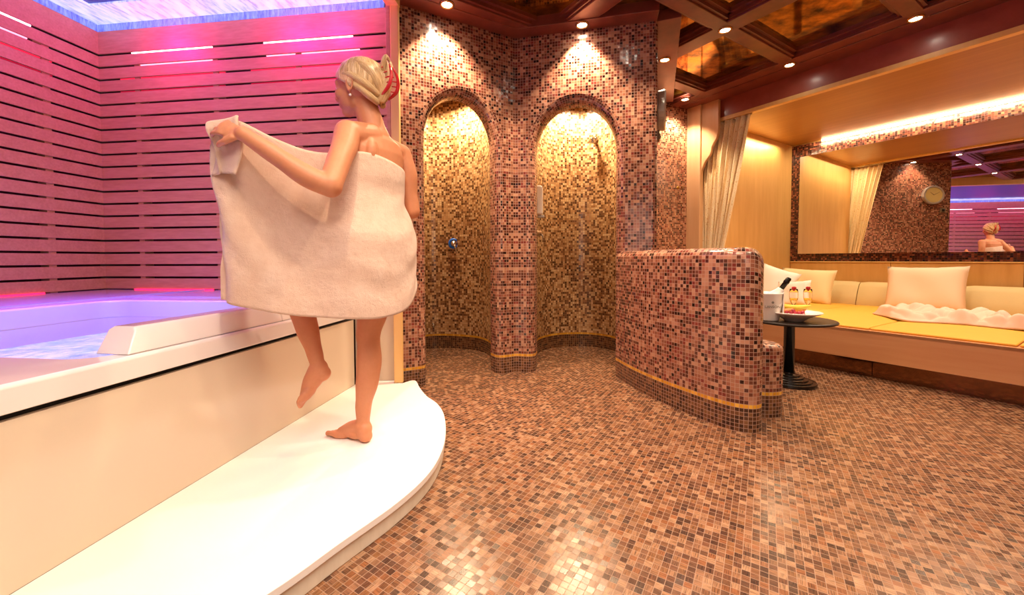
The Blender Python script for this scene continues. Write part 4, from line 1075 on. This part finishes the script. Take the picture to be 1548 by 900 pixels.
# right arm: elbow out behind, forearm brought in front of the chest
ER = Vector((-.487, 1.965, 1.135)); WR = Vector((-.66, 2.075, 1.215))
seg_caps(B, [(SR, .050), (SR * .65 + ER * .35 + Vector((.014, 0, 0)), .045), (SR * .3 + ER * .7, .042), (ER, .038)])
seg_caps(B, [(ER, .038), (ER * .6 + WR * .4, .037), (WR, .025)])
hand(B, WR, (-.6, .1, .35), (-.3, -.8, -.2), .6, .95, -1)
# standing (right) leg
seg_caps(B, [((-.575, 1.845, .93), .090), ((-.595, 1.84, .82), .086), ((-.630, 1.822, .68), .068), ((-.652, 1.808, .57), .054), ((-.650, 1.802, .52), .050), ((-.648, 1.798, .44), .055), ((-.655, 1.792, .35), .050), ((-.672, 1.79, .25), .036), ((-.676, 1.79, .175), .0295), ((-.678, 1.79, .135), .031)], 22)
foot(B, (-.680, 1.79, .145), (-.652, 1.772, .082), (-.795, 1.838, .082), (-.86, 1.868, .086), Z, side=-1)
# lifted (left) leg
seg_caps(B, [((-.63, 1.725, .93), .092), ((-.72, 1.735, .90), .083), ((-.85, 1.755, .845), .066), ((-.945, 1.77, .80), .055), ((-.958, 1.772, .765), .051), ((-.935, 1.768, .69), .053), ((-.908, 1.762, .60), .047), ((-.876, 1.756, .50), .034), ((-.858, 1.752, .435), .029)], 22)
foot(B, (-.857, 1.752, .428), (-.812, 1.765, .385), (-.890, 1.728, .300), (-.925, 1.712, .245), (-.85, .15, .55), side=1)
body = remesh(B, 'body', M['skin'], wo, .0042, 8)
# hair: swept-back shell with an up-do
def headpt(a, b, d): return hq(a, b, d)
hr = MB()
G = []; UV = []
for i in range(41):
    th = pi * (i / 40 * 2 - 1)           # round the head
    row = []; uvr = []
    # hairline height for this direction (front high, nape low)
    fr_ = (cos(th) + 1) / 2
    low = -.075 + (.125 - .0) * fr_ ** 1.3 + (.0)
    side = abs(sin(th))
    for j in range(15):
        q_ = j / 14; ph = (pi / 2) * (1 - q_)
        z0 = low + (.118 - low) * sin(ph) ** 1.0
        rxy = cos(ph) ** .55 if q_ > 0 else 0
        z_n = max(-1, min(1, (z0 - .022) / .094))
        rad = sqrt(max(0, 1 - max(0, z_n) ** 2)) if z_n > 0 else 1 - .30 * z_n ** 2 * (1 - fr_ * .2)
        bumpy = .0025 * sin(th * 26 + q_ * 4) * min(1, q_ * 2)
        row.append(headpt(-.014 + (.101 * rad + bumpy) * cos(th), (.081 * rad + bumpy) * sin(th), z0)); uvr.append((i / 40, q_))
    G.append(row); UV.append(uvr)
hr.grid(G, UV)
hair = hr.build('hair', M['hair'], wo, smooth=True, solid=.008)
hair.matrix_parent_inverse = Matrix.Translation(-Vector(wo.location))
bn_ = MB()
def lock(P, R, n=12):
    C = catmull([headpt(*p) for p in P], 6); rs = []
    for i in range(len(C)):
        t = i / (len(C) - 1) * (len(R) - 1); k = min(int(t), len(R) - 2); rs.append(R[k] + (R[k + 1] - R[k]) * (t - k))
    v0 = len(bn_.v); bn_.tube(C, rs, n); m_ = len(C)
    bn_.hasuv = True
    for a in range(m_):
        for b in range(n): bn_.uv[v0 + a * n + b] = (b / n * .5, a / m_)
for e in (1, -1):
    lock([(-.03, .055 * e, .075), (-.075, .050 * e, .045), (-.098, .030 * e, .0), (-.105, .012 * e, -.045)], [.016, .026, .024, .012])
    lock([(.02, .070 * e, .035), (-.03, .079 * e, .012), (-.075, .058 * e, -.022), (-.10, .022 * e, -.05)], [.010, .015, .018, .012])
    lock([(.01, .074 * e, -.0), (-.035, .074 * e, -.022), (-.07, .05 * e, -.055), (-.09, .015 * e, -.075)], [.006, .012, .016, .014])
lock([(-.06, 0, .085), (-.10, 0, .05), (-.118, 0, 0), (-.110, 0, -.05)], [.022, .028, .026, .018])
lock([(-.095, .01, -.07), (-.118, .01, -.03), (-.128, .0, .02), (-.126, -.005, .07), (-.120, .0, .10)], [.020, .024, .020, .016, .006])
lock([(-.118, .012, .05), (-.128, .02, .082), (-.138, .015, .10), (-.145, .0, .085)], [.012, .011, .009, .003])
lock([(-.125, -.012, .04), (-.138, -.018, .07), (-.132, -.02, .105)], [.010, .010, .003])
updo = bn_.build('hair_updo', M['hair'], wo, smooth=True)
cl = MB()
for e in (1, -1):
    P = [headpt(-.112, .026 * e, -.052), headpt(-.150, .032 * e, -.020), headpt(-.160, .026 * e, .025), headpt(-.148, .014 * e, .068)]
    cl.tube(catmull(P, 6), [.004, .005, .006, .007, .0075, .008, .008, .008, .008, .008, .0075, .007, .0065, .006, .006, .005, .005, .004, .003], 10)
    for k in range(6):
        t = k / 5; a = headpt(-.125 - .03 * sin(pi * t), .029 * e, -.045 + .10 * t); b = headpt(-.108, .010 * e, -.040 + .10 * t); cl.tube([a, b], [.003, .0015], 6)
clip = cl.build('hair_clip', plain('red_clip', '#d2242e', .2, noise=.1, coat=.6), wo, smooth=True); clip['label'] = 'red hair claw clip'
er = MB().ball(headpt(-.008, .079, -.058), .0055, 12, rings=8).ball(headpt(-.008, -.079, -.058), .0055, 12, rings=8)
MB().ball(headpt(-.008, .080, -.056), .0058, 12, rings=8).build('earring', M['porc'], wo, smooth=True)
# eyes (mostly turned away)
for e in (1, -1):
    MB().ball(headpt(.0755, .029 * e, .0), .0105, 12, rings=8).build('eye', M['porc'], wo, smooth=True)
    MB().ball(headpt(.0825, .029 * e, .0), (.005, .005, .005), 10, rings=6).build('iris', M['ink'], wo, smooth=True)

# ------------------------------------------------------------------ the towel
def E2(cx, cy, a, b, ph, z):
    c_, s_ = cos(radians(ph)), sin(radians(ph)); p = Vector((cx, cy, 0)) + Lx * (a * c_) - Fx * (b * s_); return Vector((p.x, p.y, z))
topc = [E2(-.62, 1.80, .155, .135, 255, 1.285), E2(-.62, 1.80, .158, .125, 215, 1.288), E2(-.62, 1.80, .158, .118, 178, 1.29), E2(-.62, 1.798, .155, .114, 140, 1.302), E2(-.62, 1.797, .155, .113, 100, 1.315), E2(-.62, 1.797, .155, .115, 60, 1.335),
        E2(-.615, 1.79, .160, .12, 25, 1.338), (-.715, 1.615, 1.325), (-.80, 1.565, 1.325), (-.89, 1.50, 1.355), (-.965, 1.435, 1.392), (-1.015, 1.425, 1.388), (-1.055, 1.44, 1.36), (-1.075, 1.455, 1.335)]
botc = [E2(-.615, 1.79, .22, .18, 250, .80), E2(-.612, 1.79, .215, .165, 215, .86), E2(-.612, 1.79, .21, .158, 178, .84), E2(-.612, 1.787, .205, .155, 140, .77), E2(-.612, 1.785, .20, .155, 100, .69), E2(-.61, 1.785, .20, .165, 60, .662),
        E2(-.605, 1.775, .205, .18, 25, .664), (-.735, 1.565, .672), (-.83, 1.548, .682), (-.925, 1.53, .70), (-1.00, 1.50, .722), (-1.055, 1.49, .738), (-1.09, 1.50, .748), (-1.10, 1.51, .752)]
TCv = catmull(topc, 10); BCv = catmull(botc, 10); NC = len(TCv); NR_ = 64
G = []
for i in range(NC):
    s = i / (NC - 1); off = min(1, max(0, (s - .52) / .18)); row = []
    d = (TCv[min(i + 1, NC - 1)] - TCv[max(i - 1, 0)]); d.z = 0; d.normalize(); nr = Vector((d.y, -d.x, 0))
    if nr.dot(Vector((-.6, 1.8, 0)) - Vector((TCv[i].x, TCv[i].y, 0))) > 0: nr = -nr
    for j in range(NR_ + 1):
        q_ = j / NR_
        p = TCv[i] * (1 - q_) + BCv[i] * q_
        # hips push the cloth out where it is wrapped
        hip = (1 - off) * (.020 * math.exp(-((q_ - .55) / .22) ** 2) - .020 * math.exp(-((q_ - .27) / .16) ** 2))
        # radiating folds pulled towards the hand, soft sag of the free part
        ang = atan2(q_ * .75 + .02, max(.02, 1.0 - s * 1.0 + .02))
        f1 = .021 * off * sin(ang * 11 + 1.2) * min(1, q_ * 3) * (1 - .3 * q_)
        f2 = .005 * sin(38 * s + 7 * q_ + 2 * sin(9 * q_)) * (.4 + .6 * off) * (q_ ** .6)
        f3 = .0022 * (1 - off) * sin(30 * q_ - 16 * s + 2 * sin(14 * s)) * min(1, q_ * 4)
        sag = off * .045 * sin(pi * min(1, q_ * 1.02)) * sin(pi * min(1, (s - .5) * 2.0)) 
        row.append(p + nr * (hip + f1 + f2 + f3 + .004) - nr * sag * .5 + Vector((0, 0, -.012 * sin(s * 60) * 0)))
    G.append(row)
tm = NT('terry_towel'); ob = tm.tc(); f = tm.noise(ob, 420, 3, .7); g2 = tm.noise(ob, 18, 4, .6)
tm.set(col=tm.mix(g2, hx('#dfb89e'), hx('#f2d6c2')), rough=.95, normal=tm.bump(tm.math('ADD', tm.math('MULTIPLY', f, .3), g2), .8, .012), sheen=.3)
M['towel'] = tm.m
tw = MB().grid(G).build('bath_towel', M['towel'], smooth=True, solid=.007)
tag(tw, 'pale terry bath towel wrapped round the standing woman and held out to the left', 'towel')
# turned-over corner hanging from the hand
G = []
for i in range(21):
    s = i / 20; row = []
    for j in range(25):
        q_ = j / 24
        p = Vector((-.955 - .105 * s, 1.425 + .01 * s, 1.402 - .03 * s * s)) + Vector((.02 * sin(6 * s + 3 * q_) - .02 * q_, -.020 * sin(pi * min(1, q_ * 2 + .25)) - .006 * sin(9 * s + 2 * q_), -.20 * q_ * (1 - .15 * s)))
        row.append(p)
    G.append(row)
MB().grid(G).build('turned_corner', M['towel'], tw, smooth=True, solid=.007)
